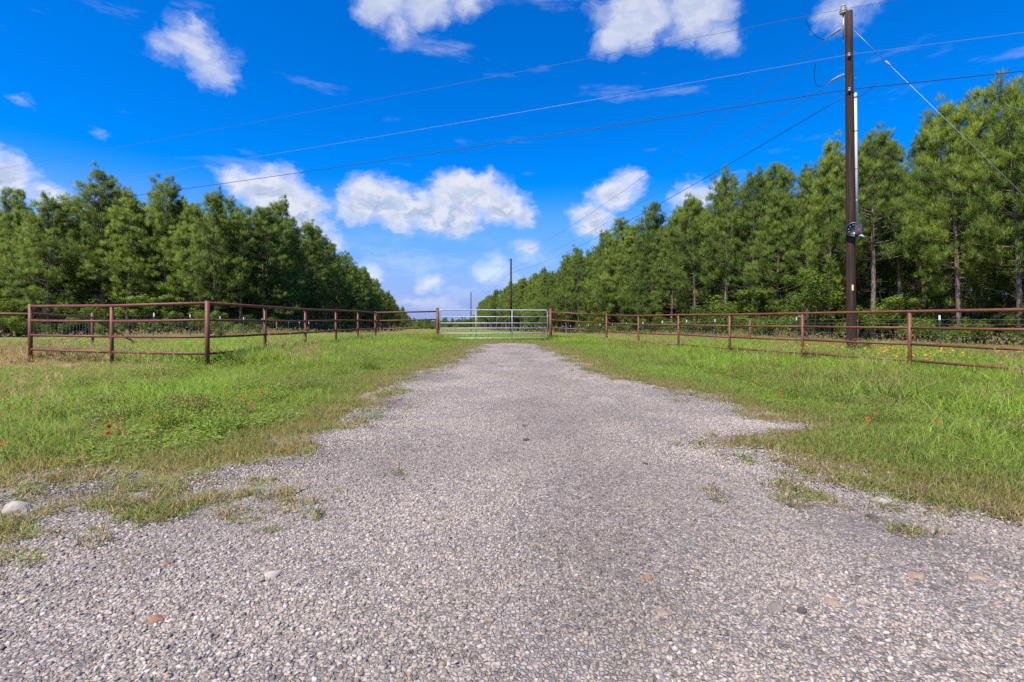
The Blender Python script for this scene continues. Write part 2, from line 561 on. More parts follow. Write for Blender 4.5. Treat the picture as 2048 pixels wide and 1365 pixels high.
# ------------------------------------------------------------------ scatter by geometry nodes (only for stuff)
def scatter_group(coll):
    g = bpy.data.node_groups.new('scatter_' + coll.name, 'GeometryNodeTree')
    g.interface.new_socket('Geometry', in_out='INPUT', socket_type='NodeSocketGeometry')
    g.interface.new_socket('Geometry', in_out='OUTPUT', socket_type='NodeSocketGeometry')
    gi, go = g.nodes.new('NodeGroupInput'), g.nodes.new('NodeGroupOutput')
    ci = g.nodes.new('GeometryNodeCollectionInfo')
    ci.inputs['Collection'].default_value = coll
    ci.inputs['Separate Children'].default_value = True
    ci.inputs['Reset Children'].default_value = True
    ip = g.nodes.new('GeometryNodeInstanceOnPoints')
    ip.inputs['Pick Instance'].default_value = True

    def na(name, typ):
        q = g.nodes.new('GeometryNodeInputNamedAttribute')
        q.data_type = typ
        q.inputs['Name'].default_value = name
        return q.outputs['Attribute']
    e2r = g.nodes.new('FunctionNodeEulerToRotation')
    L = g.links.new
    L(na('rot', 'FLOAT_VECTOR'), e2r.inputs[0])
    L(gi.outputs[0], ip.inputs['Points'])
    L(ci.outputs[0], ip.inputs['Instance'])
    L(na('idx', 'INT'), ip.inputs['Instance Index'])
    L(e2r.outputs[0], ip.inputs['Rotation'])
    L(na('scl', 'FLOAT_VECTOR'), ip.inputs['Scale'])
    L(ip.outputs[0], go.inputs[0])
    return g


def scatter(name, coll, pts, rot, scl, idx, tint, label, cat):
    n_ = len(pts)
    me = bpy.data.meshes.new(name)
    me.vertices.add(n_)
    me.vertices.foreach_set('co', np.asarray(pts, np.float32).ravel())
    scl = np.asarray(scl, np.float32)
    if scl.ndim == 1: scl = np.repeat(scl[:, None], 3, 1)
    for an, typ, arr, key in (('rot', 'FLOAT_VECTOR', rot, 'vector'), ('scl', 'FLOAT_VECTOR', scl, 'vector'), ('idx', 'INT', idx, 'value'), ('tint', 'FLOAT', tint, 'value')):
        a = me.attributes.new(an, typ, 'POINT')
        a.data.foreach_set(key, np.asarray(arr, np.int32 if typ == 'INT' else np.float32).ravel())
    ob = bpy.data.objects.new(name, me)
    col.objects.link(ob)
    md = ob.modifiers.new('scatter', 'NODES')
    md.node_group = scatter_group(coll)
    return tag(ob, label, cat, kind='stuff')


def source(name, obs):
    c_ = bpy.data.collections.new(name)
    for o in obs: c_.objects.link(o)
    return c_


rng = np.random.default_rng(11)


def euler_z(n_, tilt=0.0):
    return np.stack([rng.uniform(-tilt, tilt, n_), rng.uniform(-tilt, tilt, n_), rng.uniform(0, 2 * np.pi, n_)], 1)


# ---- stones
def hull(rnd_, n_=13, sx=1., sy=1., sz=.6):
    bm = bmesh.new()
    for _ in range(n_):
        v = Vector((rnd_.gauss(0, 1), rnd_.gauss(0, 1), rnd_.gauss(0, 1))).normalized()
        v *= rnd_.uniform(.82, 1.08)
        bm.verts.new((v.x * sx, v.y * sy, v.z * sz))
    res = bmesh.ops.convex_hull(bm, input=bm.verts)
    junk = [e for e in res['geom_interior'] if isinstance(e, bmesh.types.BMVert)]
    if junk: bmesh.ops.delete(bm, geom=junk, context='VERTS')
    bmesh.ops.triangulate(bm, faces=bm.faces)
    bm.verts.index_update()
    vs_ = np.array([v.co[:] for v in bm.verts])
    fs_ = np.array([[v.index for v in f_.verts] for f_ in bm.faces])
    bm.free()
    return vs_, fs_


rs = random.Random(3)
HULLS = [hull(rs, 11, 1, rs.uniform(.65, 1), rs.uniform(.45, .75)) for _ in range(14)]


def gravel_patch(name, n_, rad, smin, smax):
    VV, FF, TT = [], [], []
    k = 0
    for i in range(n_):
        v, f_ = HULLS[rng.integers(len(HULLS))]
        s_ = smin * (smax / smin) ** (rng.random() ** 2.7)
        a, b_, g_ = rng.uniform(0, 6.28), rng.normal(0, .35), rng.normal(0, .35)
        Rm = np.array(Matrix.Rotation(a, 3, 'Z') @ Matrix.Rotation(b_, 3, 'X') @ Matrix.Rotation(g_, 3, 'Y'))
        r_ = rad * math.sqrt(rng.random())
        th = rng.uniform(0, 6.28)
        q = (v * s_) @ Rm.T + np.array([r_ * math.cos(th), r_ * math.sin(th), s_ * rng.uniform(-.05, .42)])
        VV.append(q)
        FF.append(f_ + k)
        k += len(v)
        tone = rng.random() ** 1.05 * .92 if rng.random() > .055 else rng.uniform(.92, 1)
        TT.append(np.full(len(v), tone))
    return new_mesh_obj(name, np.concatenate(VV), np.concatenate(FF), M['stone'], attrs={'tone': np.concatenate(TT)})


c_gravel = source('gravel_patches', [gravel_patch('gravel_patch', 760, .24, .0028, .0150) for _ in range(7)])
c_loose = source('loose_patches', [gravel_patch('loose_patch', 150, .27, .005, .020) for _ in range(4)])


def sample_box(n_, x0, x1, y0, y1):
    return rng.uniform(x0, x1, n_), rng.uniform(y0, y1, n_)


def patchy0(x, y):
    return .5 + .25 * (np.sin(x * 3.3 + 1.7 * np.sin(y * 1.4)) + np.sin(y * 2.1 + 1.3 * np.sin(x * 2.2) + 1))


def blot(x, y):
    """dirt and damp patches on the gravel, strongest down the middle of the near drive"""
    q = np.exp(-(((x - .42 - .02 * y + .12 * np.sin(y * 1.9)) / .5) ** 2)) * sst(1.2, 2.0, y) * (1 - .75 * sst(4.6, 9, y))
    q = q * (.75 + .35 * np.sin(x * 7 + y * 3) * np.sin(y * 4.3 - x * 2))
    q = q + .35 * (patchy0(x, y) > .62)
    q = q + .55 * np.exp(-(((x - 2.1) / .6) ** 2 + ((y - 2.45) / .45) ** 2))
    q = q + .25 * (np.sin(x * 2.1 + 1.7 * np.sin(y * .9)) * np.sin(y * 1.3 + x * .6) > .45)
    return np.clip(q, 0, 1)


xs, ys = [], []
for n_, (x0, x1, y0, y1) in ((600, (-3.6, 3.6, .9, 2.6)), (720, (-3.2, 3.0, 2.6, 5.2)), (1100, (-3.2, 3.2, 5.2, 11)), (1000, (-2.6, 2.6, 11, 20.8)), (300, (-7, 7, -3, 2.0))):
    a, b_ = sample_box(n_, x0, x1, y0, y1)
    xs.append(a)
    ys.append(b_)
x, y = np.concatenate(xs), np.concatenate(ys)
o_ = off_drive(x, y)
k = o_ < -.10
x, y = x[k], y[k]
sz_ = 1 + .35 * sst(1.6, 3.4, np.abs(x)) * (y < 4)
scatter('gravel', c_gravel, np.stack([x, y, h(x, y) + .017], 1), euler_z(len(x)), sz_ * rng.uniform(.74, 1.02, len(x)), rng.integers(0, 7, len(x)), blot(x, y),
        'loose crushed grey limestone covering the drive', 'gravel')
# stragglers out on the verge
x, y = sample_box(5200, -6, 6, 1.5, 20.8)
o_ = off_drive(x, y)
k = (o_ > -.15) & (rng.random(len(x)) < np.exp(-np.clip(o_, 0, 9) / .30)) & (o_ < 1.2)
x, y = x[k], y[k]
scatter('verge_gravel', c_loose, np.stack([x, y, h(x, y) + .004], 1), euler_z(len(x)), rng.uniform(.8, 1.2, len(x)), rng.integers(0, 4, len(x)), .5 * blot(x, y),
        'thin scatter of stones among the grass at the drive edge', 'gravel')


# ---- grass
def blades(n_, rad, hmin, hmax, wmin, wmax, lean, seg, clump=0):
    th = rng.uniform(0, 6.283, n_)
    r_ = rad * np.sqrt(rng.random(n_))
    bx, by = r_ * np.cos(th), r_ * np.sin(th)
    if clump:
        cx, cy = rng.uniform(-rad, rad, clump), rng.uniform(-rad, rad, clump)
        ci = rng.integers(0, clump, n_)
        bx, by = cx[ci] + rng.normal(0, rad * .09, n_), cy[ci] + rng.normal(0, rad * .09, n_)
    hh = rng.uniform(hmin, hmax, n_)
    ww = rng.uniform(wmin, wmax, n_)
    aa = rng.uniform(0, 6.283, n_)
    ln = np.abs(rng.normal(0, lean, n_)) + lean * .3
    fa = aa + rng.normal(np.pi / 2, .5, n_)
    tone = rng.random(n_)
    VV = np.zeros((n_, 2 * seg + 1, 3))
    for j in range(seg + 1):
        t_ = j / seg
        out_ = hh * ln * t_ ** 1.8
        zz = hh * (t_ - .35 * np.minimum(ln, 1.6) * t_ ** 2.2)
        px, py = bx + np.cos(aa) * out_, by + np.sin(aa) * out_
        wd = ww * (1 - t_ ** 1.6) * .5
        if j < seg:
            VV[:, 2 * j] = np.stack([px - np.cos(fa) * wd, py - np.sin(fa) * wd, zz], 1)
            VV[:, 2 * j + 1] = np.stack([px + np.cos(fa) * wd, py + np.sin(fa) * wd, zz], 1)
        else:
            VV[:, 2 * j] = np.stack([px, py, zz], 1)
    fl = []
    for j in range(seg - 1):
        fl += [(2 * j, 2 * j + 1, 2 * j + 3), (2 * j, 2 * j + 3, 2 * j + 2)]
    fl.append((2 * seg - 2, 2 * seg - 1, 2 * seg))
    fl = np.array(fl)
    FF = (np.arange(n_) * (2 * seg + 1))[:, None, None] + fl[None]
    return VV.reshape(-1, 3), FF.reshape(-1, 3), np.repeat(tone, 2 * seg + 1)


def grass_src(name, n_, *a, **kw):
    v, f_, t_ = blades(n_, *a, **kw)
    per = len(v) // n_
    nr = np.repeat(rng.normal(0, .75, (n_, 3)), per, 0) + np.array([0, 0, .75])
    ob = new_mesh_obj(name, v, orient(v, f_, nr), M['grass'], attrs={'tone': t_})
    return set_normals(ob, nr)


c_short = source('short_grass_tufts', [grass_src('short_tuft', 330, .20, .025, .085, .003, .0055, .8, 2) for _ in range(5)])
c_sprig = source('sprigs', [grass_src('sprig', 34, .055, .02, .075, .0035, .006, 1.0, 3) for _ in range(4)])
c_mid = source('meadow_tufts', [grass_src('meadow_tuft', 150, .25, .08, .32, .005, .012, .75, 4, clump=(0, 12, 8, 16, 7)[i_]) for i_ in range(5)])
c_tall = source('tall_tufts', [grass_src('tall_tuft', 150, .30, .22, .55, .008, .016, .6, 5, clump=7) for _ in range(5)])


def seed_src(name):
    """thin straw stalks with a drooping seed head"""
    v, f_, t_ = blades(26, .30, .45, .78, .0030, .0045, .35, 4)
    v2, f2, t2 = [v], [f_], [t_ * .5]
    k_ = len(v)
    tips = v.reshape(26, 9, 3)[:, 8]
    for q in tips:
        a_, b_, c_ = blades(7, .012, .05, .10, .006, .010, .7, 2)
        a_ = a_ + q + np.array([0, 0, -.05])
        v2.append(a_)
        f2.append(b_ + k_)
        t2.append(c_ * .5)
        k_ += len(a_)
    nr = rng.normal(0, .4, (k_, 3)) + np.array([0, 0, .8])
    v2 = np.concatenate(v2)
    ob = new_mesh_obj(name, v2, orient(v2, np.concatenate(f2), nr), M['grass'], attrs={'tone': np.concatenate(t2)})
    return set_normals(ob, nr)


c_seed = source('seed_tufts', [seed_src('seed_tuft') for _ in range(3)])


def clover_src(name):
    """low broad-leaved weeds: rosettes of small leaves on short stems"""
    n_ = 150
    VV, FF, TT = [], [], []
    k_ = 0
    for i in range(n_):
        r_ = .24 * math.sqrt(rng.random())
        th = rng.uniform(0, 6.28)
        c0 = np.array([r_ * math.cos(th), r_ * math.sin(th), rng.uniform(.012, .075)])
        tone = rng.random()
        nl = rng.integers(3, 6)
        a0 = rng.uniform(0, 6.28)
        for j in range(nl):
            a = a0 + j * 6.283 / nl + rng.normal(0, .2)
            l_ = rng.uniform(.010, .022)
            w_ = l_ * .36
            d = np.array([math.cos(a), math.sin(a), rng.uniform(-.15, .55)])
            s_ = np.array([-math.sin(a), math.cos(a), rng.normal(0, .15)])
            VV.append(np.array([c0, c0 + d * l_ * .5 + s_ * w_, c0 + d * l_, c0 + d * l_ * .5 - s_ * w_]))
            FF.append(np.array([[0, 1, 2], [0, 2, 3]]) + k_)
            TT.append(np.full(4, tone))
            k_ += 4
    nr = np.repeat(rng.normal(0, .4, (k_ // 4, 3)), 4, 0) + np.array([0, 0, .9])
    VV = np.concatenate(VV)
    ob = new_mesh_obj(name, VV, orient(VV, np.concatenate(FF), nr), M['grass'], attrs={'tone': np.concatenate(TT)})
    return set_normals(ob, nr)


c_clover = source('clover_tufts', [clover_src('clover_tuft') for _ in range(4)])

# which grass grows where
FENCE_L = [(-12.4, 12.45), (-9.6, 11.6), (-6.68, 10.6), (-6.64, 13.0), (-6.6, 15.45), (-6.5, 17.85), (-6.4, 20.1), (-6.2, 21.95), (-3.5, 22.7)]
FENCE_R = [(1.85, 23.2), (4.44, 22.7), (5.36, 20.5), (6.3, 18.3), (7.2, 16.0), (8.17, 13.6), (9.03, 10.98), (9.85, 8.3), (10.7, 5.6)]


def seg_dist(x, y, pts):
    d = np.full(len(x), 1e9)
    for (x0, y0), (x1, y1) in zip(pts[:-1], pts[1:]):
        dx, dy = x1 - x0, y1 - y0
        t_ = np.clip(((x - x0) * dx + (y - y0) * dy) / (dx * dx + dy * dy), 0, 1)
        d = np.minimum(d, np.hypot(x - x0 - t_ * dx, y - y0 - t_ * dy))
    return d


def patchy(x, y, f_, s_):
    return .5 + .25 * (np.sin(x * f_ + s_ + 1.7 * np.sin(y * f_ * .6)) + np.sin(y * f_ * 1.13 + 2 * s_ + 1.3 * np.sin(x * f_ * .7)))


def bare_mask(x, y):
    return 1.15 * np.exp(-(((x + 11.0) / 4.5) ** 2 + ((y - 10.1 - (x + 6.68) * -.32) / 1.35) ** 2) ** 2) + np.exp(-(((x + 14.0) / 2.4) ** 2 + ((y - 13.6) / 1.4) ** 2) ** 2)


def in_view(x, y, m_=1.18):
    return np.abs(x) < m_ * y + 1.5


# short grass along the drive
xs, ys = [], []
for n_, bx in ((3600, (-6.5, 6.5, 1.9, 6)), (4800, (-12, 9.5, 6, 12)), (3600, (-7, 8, 12, 22))):
    a, b_ = sample_box(n_, *bx)
    xs.append(a)
    ys.append(b_)
x, y = np.concatenate(xs), np.concatenate(ys)
o_ = off_drive(x, y)
keep = (o_ > -.16) & in_view(x, y)
pr = sst(-.2, .75, o_) * (.30 + .9 * sst(.3, .7, patchy(x, y, 2.6, .4)) + .5 * sst(.3, .9, o_)) * (1 - .93 * np.clip(bare_mask(x, y), 0, 1))
keep &= rng.random(len(x)) < pr
x, y, o_ = x[keep], y[keep], o_[keep]
tint = .10 + .50 * sst(-.1, 1.2, o_) + .20 * (patchy(x, y, 1.3, 2.2) - .5) + rng.normal(0, .05, len(x))
scl = .75 + .65 * sst(.1, 1.5, o_) + .02 * y
scatter('short_grass', c_short, np.stack([x, y, h(x, y) + .002], 1), euler_z(len(x), .08), scl * rng.uniform(.8, 1.25, len(x)), rng.integers(0, 5, len(x)), tint,
        'short patchy grass thinning out towards the gravel', 'grass')

# sprigs of grass that root in the gravel near the road and all along the verge
x = np.concatenate([rng.normal(-2.75, .45, 330), rng.normal(-2.2, .45, 190), rng.normal(2.35, .45, 190), rng.normal(-1.7, .35, 60)])
y = np.concatenate([rng.normal(2.42, .17, 330), rng.normal(2.88, .16, 190), rng.normal(2.92, .24, 190), rng.normal(2.9, .25, 60)])
k = rng.random(len(x)) < .25 + .75 * sst(.45, .62, patchy0(x * 2.4, y * 3.0))
x, y = x[k], y[k]
xe, ye = sample_box(9000, -4, 4, 2.2, 20.6)
oe = off_drive(xe, ye)
k = (oe > -.55) & (oe < .35) & (rng.random(9000) < np.exp(-((oe - .05) / .26) ** 2) * (.2 + .8 * sst(.4, .6, patchy0(xe * 1.7, ye * 1.7))))
x, y = np.concatenate([x, xe[k]]), np.concatenate([y, ye[k]])
scatter('verge_sprigs', c_sprig, np.stack([x, y, h(x, y) + .012], 1), euler_z(len(x), .15), rng.uniform(.6, 1.35, len(x)) * (1 + .03 * y), rng.integers(0, 4, len(x)), rng.uniform(.05, .62, len(x)),
        'sparse yellowing sprigs rooted in the gravel edge', 'grass')

# meadow grass: the middle ground up to both pipe fences and through the cut beyond the gate
xs, ys = [], []
for n_, bx in ((3600, (-9, 9, 3, 10)), (8500, (-16, 20, 8, 24)), (9000, (-24, 18, 20, 48)), (5200, (-32, 16, 48, 110)), (2600, (-50, 4, 110, 260))):
    a, b_ = sample_box(n_, *bx)
    xs.append(a)
    ys.append(b_)
x, y = np.concatenate(xs), np.concatenate(ys)
o_ = off_drive(x, y)
fd = np.minimum(seg_dist(x, y, FENCE_L), seg_dist(x, y, FENCE_R))
keep = (o_ > .6) & in_view(x, y) & (x < 27.5 - .165 * y) & ((x > -17.5 - .165 * y) | (y < 44))
pr = sst(.9, 2.3, o_) * (1 - .975 * np.clip(bare_mask(x, y), 0, 1))
right_side = (x > 0) & (y < 21)
outside = (x > 4) & (x > 4.44 + (22.7 - y) * .377)
pr = np.where(right_side & ~outside, pr * (.10 + .35 * sst(.5, .75, patchy(x, y, 1.1, .2)) + .75 * np.exp(-fd / 1.5)), pr)
keep &= rng.random(len(x)) < pr
x, y, o_, fd = x[keep], y[keep], o_[keep], fd[keep]
tint = .68 + .34 * (patchy(x, y, .9, 1.2) - .5) * 2 * .8 + .10 * (patchy(x, y, 3.1, .2) - .5) + .08 * np.exp(-fd / 1.2) - .10 * sst(26, 60, y) * (.5 + patchy(x, y, .25, .7)) + rng.normal(0, .13, len(x))
scl = np.where((y > 20) & (y < 24) & (np.abs(x + .85) < 2.9), .42, 1.0) * (.50 + .55 * sst(.8, 3.4, o_) + .45 * np.exp(-fd / 1.2)) * (.75 + .6 * patchy(x, y, 1.7, 3.0)) * (1 + np.clip(y - 20, 0, 220) * .012)
front_pen = (x < -4.8) & (y < 11.1 + np.clip(-6.68 - x, 0, 9) * .32)
scl = scl * np.where((x < -3) & (y < 10.8), .74, 1.0) * np.where(front_pen, 1 - .52 * sst(6.6, 8.4, y), 1.0)
S = np.stack([scl * (1 + .012 * y), scl * (1 + .012 * y), scl / (1 + np.clip(y - 20, 0, 220) * .006)], 1) * rng.uniform(.8, 1.2, (len(x), 1))
scatter('meadow_grass', c_mid, np.stack([x, y, h(x, y)], 1), euler_z(len(x), .06), S, rng.integers(0, 5, len(x)), tint,
        'bright green meadow grass on both sides of the drive and beyond the gate', 'grass')

# tall grass along the fences and in the cut
xs, ys = [], []
for n_, bx in ((2600, (-8.5, -2.6, 8, 23)), (1500, (-11, -2.6, 5, 11.5)), (1500, (3, 11.5, 5, 23.5)), (1300, (-7, 5, 21.5, 30)), (5200, (-22, 19, 23, 50)), (1600, (-15, -6.8, 13, 24)), (2600, (-30, 15, 50, 110))):
    a, b_ = sample_box(n_, *bx)
    xs.append(a)
    ys.append(b_)
x, y = np.concatenate(xs), np.concatenate(ys)
o_ = off_drive(x, y)
fd = np.minimum(seg_dist(x, y, FENCE_L), seg_dist(x, y, FENCE_R))
keep = in_view(x, y) & (o_ > 1.5) & ~((np.abs(y - 22.9) < .9) & (x > -3.3) & (x < 1.7)) & (x < 28 - .165 * y) & ((x > -18 - .165 * y) | (y < 45))
inner = (y < 23) & (x > -6.7) & (x < 9.5)
pr = np.where(inner, np.exp(-np.clip(fd - .25, 0, 9) / np.where(x < 0, .95, .55)) + .75 * sst(-2.6, -4.2, x) * sst(5.2, 7.0, y) * (y < 13) * sst(.38, .62, patchy(x, y, 2.1, .6)), .30 + .5 * sst(.45, .7, patchy(x, y, .7, .3)))
pr = np.where((x > 0) & inner, pr * .6, pr) * (1 - .985 * np.clip(bare_mask(x, y), 0, 1))
front_pen = (x < -4.8) & (y < 11.1 + np.clip(-6.68 - x, 0, 9) * .32)
pr = np.where(front_pen, pr * (1 - .93 * sst(6.2, 8.0, y)), pr)
pr = np.where((x < -6.9) & (y < 21) & ~front_pen, pr * .25, pr)
keep &= rng.random(len(x)) < pr
x, y, fd = x[keep], y[keep], fd[keep]
tint = .68 + .16 * (patchy(x, y, .8, 2.9) - .5) * 2 - .12 * sst(25, 45, y) + rng.normal(0, .11, len(x))
scl = rng.uniform(.5, 1.0, len(x)) * (1 + .25 * ((x < -3.5) & (fd < 1.0) & (y > 11.5))) * (1 - .15 * (y > 24)) * (.62 + .38 * sst(.0, .25, np.exp(-fd / .8) + (y > 22))) * np.where((x < -3.2) & (y < 10.2), .62, 1.0)
scatter('tall_grass', c_tall, np.stack([x, y, h(x, y)], 1), euler_z(len(x), .06), scl, rng.integers(0, 5, len(x)), tint,
        'tall arching grass along the pipe fences and in the cut behind them', 'grass')

# straw-coloured seed heads
x, y = np.concatenate([rng.uniform(-20, 18, 2600), rng.uniform(-8, 9, 500)]), np.concatenate([rng.uniform(12, 48, 2600), rng.uniform(4, 12, 500)])
keep = in_view(x, y) & (off_drive(x, y) > 1.6) & (x < 27 - .165 * y)
wire_r = np.abs(x - (16.8 - .165 * y))
wire_l = np.abs(x - (-12.3 - .165 * y))
pr = np.where((y < 12) | ((y < 23) & (x > -6.7) & (x < 4.5)), .10 * sst(1.8, 2.8, off_drive(x, y)), .12 + .8 * np.exp(-wire_r / 1.0) + .5 * np.exp(-wire_l / 1.0))
keep &= rng.random(len(x)) < pr
x, y = x[keep], y[keep]
scatter('seed_grass', c_seed, np.stack([x, y, h(x, y)], 1), euler_z(len(x), .1), rng.uniform(.7, 1.2, len(x)), rng.integers(0, 3, len(x)), rng.uniform(.12, .38, len(x)),
        'thin straw stalks with seed heads along the wire fences', 'grass')

# dry pale straw heap at the corner fence, far side
x = np.concatenate([rng.normal(-13.5, 1.1, 620), rng.normal(-10.6, 1.9, 160)])
y = np.concatenate([rng.normal(13.5, .6, 620), rng.normal(11.4, .5, 160)])
scatter('dry_grass', c_mid, np.stack([x, y, h(x, y)], 1), euler_z(len(x), .5), rng.uniform(.6, 1.5, len(x)) * np.where(np.arange(len(x)) < 620, 1.0, .4), rng.integers(0, 5, len(x)), rng.uniform(-.08, .10, len(x)),
        'flattened pale dry grass on bare soil beside the corner fence', 'grass')

# clover
xs, ys = [], []
a, b_ = sample_box(520, -7.5, -1.8, 3.2, 7.6)
xs.append(a)
ys.append(b_)
a, b_ = sample_box(330, 2.4, 8.5, 3.0, 9)
xs.append(a)
ys.append(b_)
x, y = np.concatenate(xs), np.concatenate(ys)
o_ = off_drive(x, y)
pr = sst(.35, 1.3, o_) * np.where(x < 0, .25 + .75 * sst(.38, .58, patchy(x, y, 1.5, .9)), .55 * sst(.45, .62, patchy(x, y, 1.6, 2.0))) * np.where(x < 0, 1 - sst(5.8, 7.4, y), 1)
keep = (rng.random(len(x)) < pr) & in_view(x, y)
x, y = x[keep], y[keep]
scatter('clover', c_clover, np.stack([x, y, h(x, y)], 1), euler_z(len(x), .1), rng.uniform(.8, 1.4, len(x)), rng.integers(0, 4, len(x)), rng.uniform(.5, .92, len(x)),
        'low leafy clover and weeds on the verge', 'ground cover')


xa, ya = np.concatenate([rng.uniform(-7, -2.2, 46), rng.uniform(3.2, 9, 46)]), rng.uniform(3.6, 12.5, 92)
k = (off_drive(xa, ya) > 1.1) & in_view(xa, ya)
xa, ya = xa[k], ya[k]
nb_ = 5
x = np.repeat(xa, nb_) + rng.normal(0, .13, len(xa) * nb_)
y = np.repeat(ya, nb_) + rng.normal(0, .13, len(xa) * nb_)
scatter('leafy_weeds', c_clover, np.stack([x, y, h(x, y) + .02], 1), euler_z(len(x), .15), np.stack([rng.uniform(.5, .9, len(x)), rng.uniform(.5, .9, len(x)), rng.uniform(1.6, 3.2, len(x))], 1), rng.integers(0, 4, len(x)),
        np.repeat(rng.uniform(.38, .72, len(xa)), nb_), 'clumps of leafy weeds standing in the verge grass', 'ground cover')


# ------------------------------------------------------------------ tubes
def tube_data(pts, radii, n_=8, cap=True):
    pts = [Vector(q) for q in pts]
    if not hasattr(radii, '__len__'): radii = [radii] * len(pts)
    VV, FF = [], []
    up = Vector((0, 0, 1))
    t0 = (pts[1] - pts[0]).normalized()
    ref = up if abs(t0.z) < .95 else Vector((1, 0, 0))
    for i, q in enumerate(pts):
        a = pts[max(i - 1, 0)]
        b_ = pts[min(i + 1, len(pts) - 1)]
        t_ = (b_ - a).normalized()
        s_ = t_.cross(ref).normalized()
        u_ = s_.cross(t_)
        for j in range(n_):
            an = 2 * math.pi * j / n_
            VV.append(q + (s_ * math.cos(an) + u_ * math.sin(an)) * radii[i])
    for i in range(len(pts) - 1):
        for j in range(n_):
            FF.append((i * n_ + j, i * n_ + (j + 1) % n_, (i + 1) * n_ + (j + 1) % n_, (i + 1) * n_ + j))
    if cap:
        FF.append(tuple(range(n_ - 1, -1, -1)))
        FF.append(tuple((len(pts) - 1) * n_ + j for j in range(n_)))
    return VV, FF


def smooth_sides(ob, n_):
    for pl_ in ob.data.polygons: pl_.use_smooth = len(pl_.vertices) == 4


def tube(name, pts, radii, material, parent=None, n_=8):
    """a round bar through world points; vertices are stored relative to the parent's place"""
    o0 = Vector((0, 0, 0))
    q = parent
    while q is not None:
        o0 = o0 + q.location
        q = q.parent
    base = Vector(pts[0]) - o0
    VV, FF = tube_data([Vector(p_) - o0 - base for p_ in pts], radii, n_)
    ob = new_mesh_obj(name, VV, FF, material, parent)
    smooth_sides(ob, n_)
    ob.location = base
    return link(ob)


def boxm(name, c0, size, material, parent=None, bevel=0.004, rotz=0.0):
    o0 = Vector((0, 0, 0))
    q = parent
    while q is not None:
        o0 = o0 + q.location
        q = q.parent
    bm = bmesh.new()
    bmesh.ops.create_cube(bm, size=1)
    for v in bm.verts: v.co = Vector((v.co.x * size[0], v.co.y * size[1], v.co.z * size[2]))
    if bevel: bmesh.ops.bevel(bm, geom=bm.edges[:], offset=bevel, segments=2, affect='EDGES')
    me = bpy.data.meshes.new(name)
    bm.to_mesh(me)
    bm.free()
    me.materials.append(material)
    ob = bpy.data.objects.new(name, me)
    ob.parent = parent
    ob.location = Vector(c0) - o0
    ob.rotation_euler.z = rotz
    return link(ob)


def lathe(name, c0, prof, material, parent=None, n_=18, axis='Z', rotz=0.0):
    o0 = Vector((0, 0, 0))
    q = parent
    while q is not None:
        o0 = o0 + q.location
        q = q.parent
    VV, FF = [], []
    for r_, z_ in prof:
        for j in range(n_):
            an = 2 * math.pi * j / n_
            VV.append((r_ * math.cos(an), r_ * math.sin(an), z_))
    for i in range(len(prof) - 1):
        for j in range(n_):
            FF.append((i * n_ + j, i * n_ + (j + 1) % n_, (i + 1) * n_ + (j + 1) % n_, (i + 1) * n_ + j))
    FF.append(tuple(range(n_ - 1, -1, -1)))
    FF.append(tuple((len(prof) - 1) * n_ + j for j in range(n_)))
    ob = new_mesh_obj(name, VV, FF, material, parent)
    smooth_sides(ob, n_)
    ob.location = Vector(c0) - o0
    if axis == 'Y': ob.rotation_euler = (R(90), 0, rotz)
    return link(ob)


# ------------------------------------------------------------------ pipe fences
GAP, LOW = .37, .34
RAILS = [LOW, LOW + GAP, LOW + 2 * GAP, LOW + 3 * GAP]


def g3(x, y, z=0.0): return Vector((x, y, float(h(x, y)) + z))


def zfence(p_): return float(h(*p_))


def pipe_fence(name, pts, label, runs, tall=(), skip_top=()):
    """posts with four welded rails: the three lower rails run from post to post, the top rail along each straight run"""
    root = empty(name, g3(*pts[0]), label, 'fence')
    for i, p_ in enumerate(pts):
        if i in tall:
            tube('gate_post', [g3(*p_, -.3), g3(*p_, 1.60)], .068, M['rust'], root, 12)
            q = g3(*p_, 1.60)
            lathe('post_cap', q, [(.070, .0), (.066, .012), (.03, .028)], M['rust'], root, 12)
        else:
            corner = i in skip_top
            tube('post', [g3(*p_, -.3), g3(*p_, RAILS[3] + (.05 if corner else -.028))], .048 if corner else .040, M['rust'], root, 12)
    for a, b_ in zip(pts[:-1], pts[1:]):
        for z_ in RAILS[:3]:
            d = (g3(*b_) - g3(*a)).normalized()
            mid_ = (g3(*a, z_) + g3(*b_, z_)) / 2 + Vector((0, 0, -.006))
            tube('rail', [g3(*a, z_) + d * .03, mid_, g3(*b_, z_) - d * .03], .030, M['rust'], root, 10)
    for run in runs:
        ps = [g3(*pts[i], RAILS[3]) for i in run]
        tube('top_rail', ps, .036, M['rust'], root, 10)
    return root


fence_l = pipe_fence('pipe_fence', FENCE_L, 'rusty brown pipe fence with a corner, on the left of the drive', [(0, 1, 2), (2, 3, 4, 5, 6, 7), (7, 8)], tall=(8,), skip_top=(0, 2, 7))
fence_r = pipe_fence('pipe_fence', FENCE_R, 'rusty brown pipe fence running past the utility pole, right of the drive', [(0, 1), (1, 2, 3, 4, 5, 6, 7, 8)], tall=(0,), skip_top=(1,))

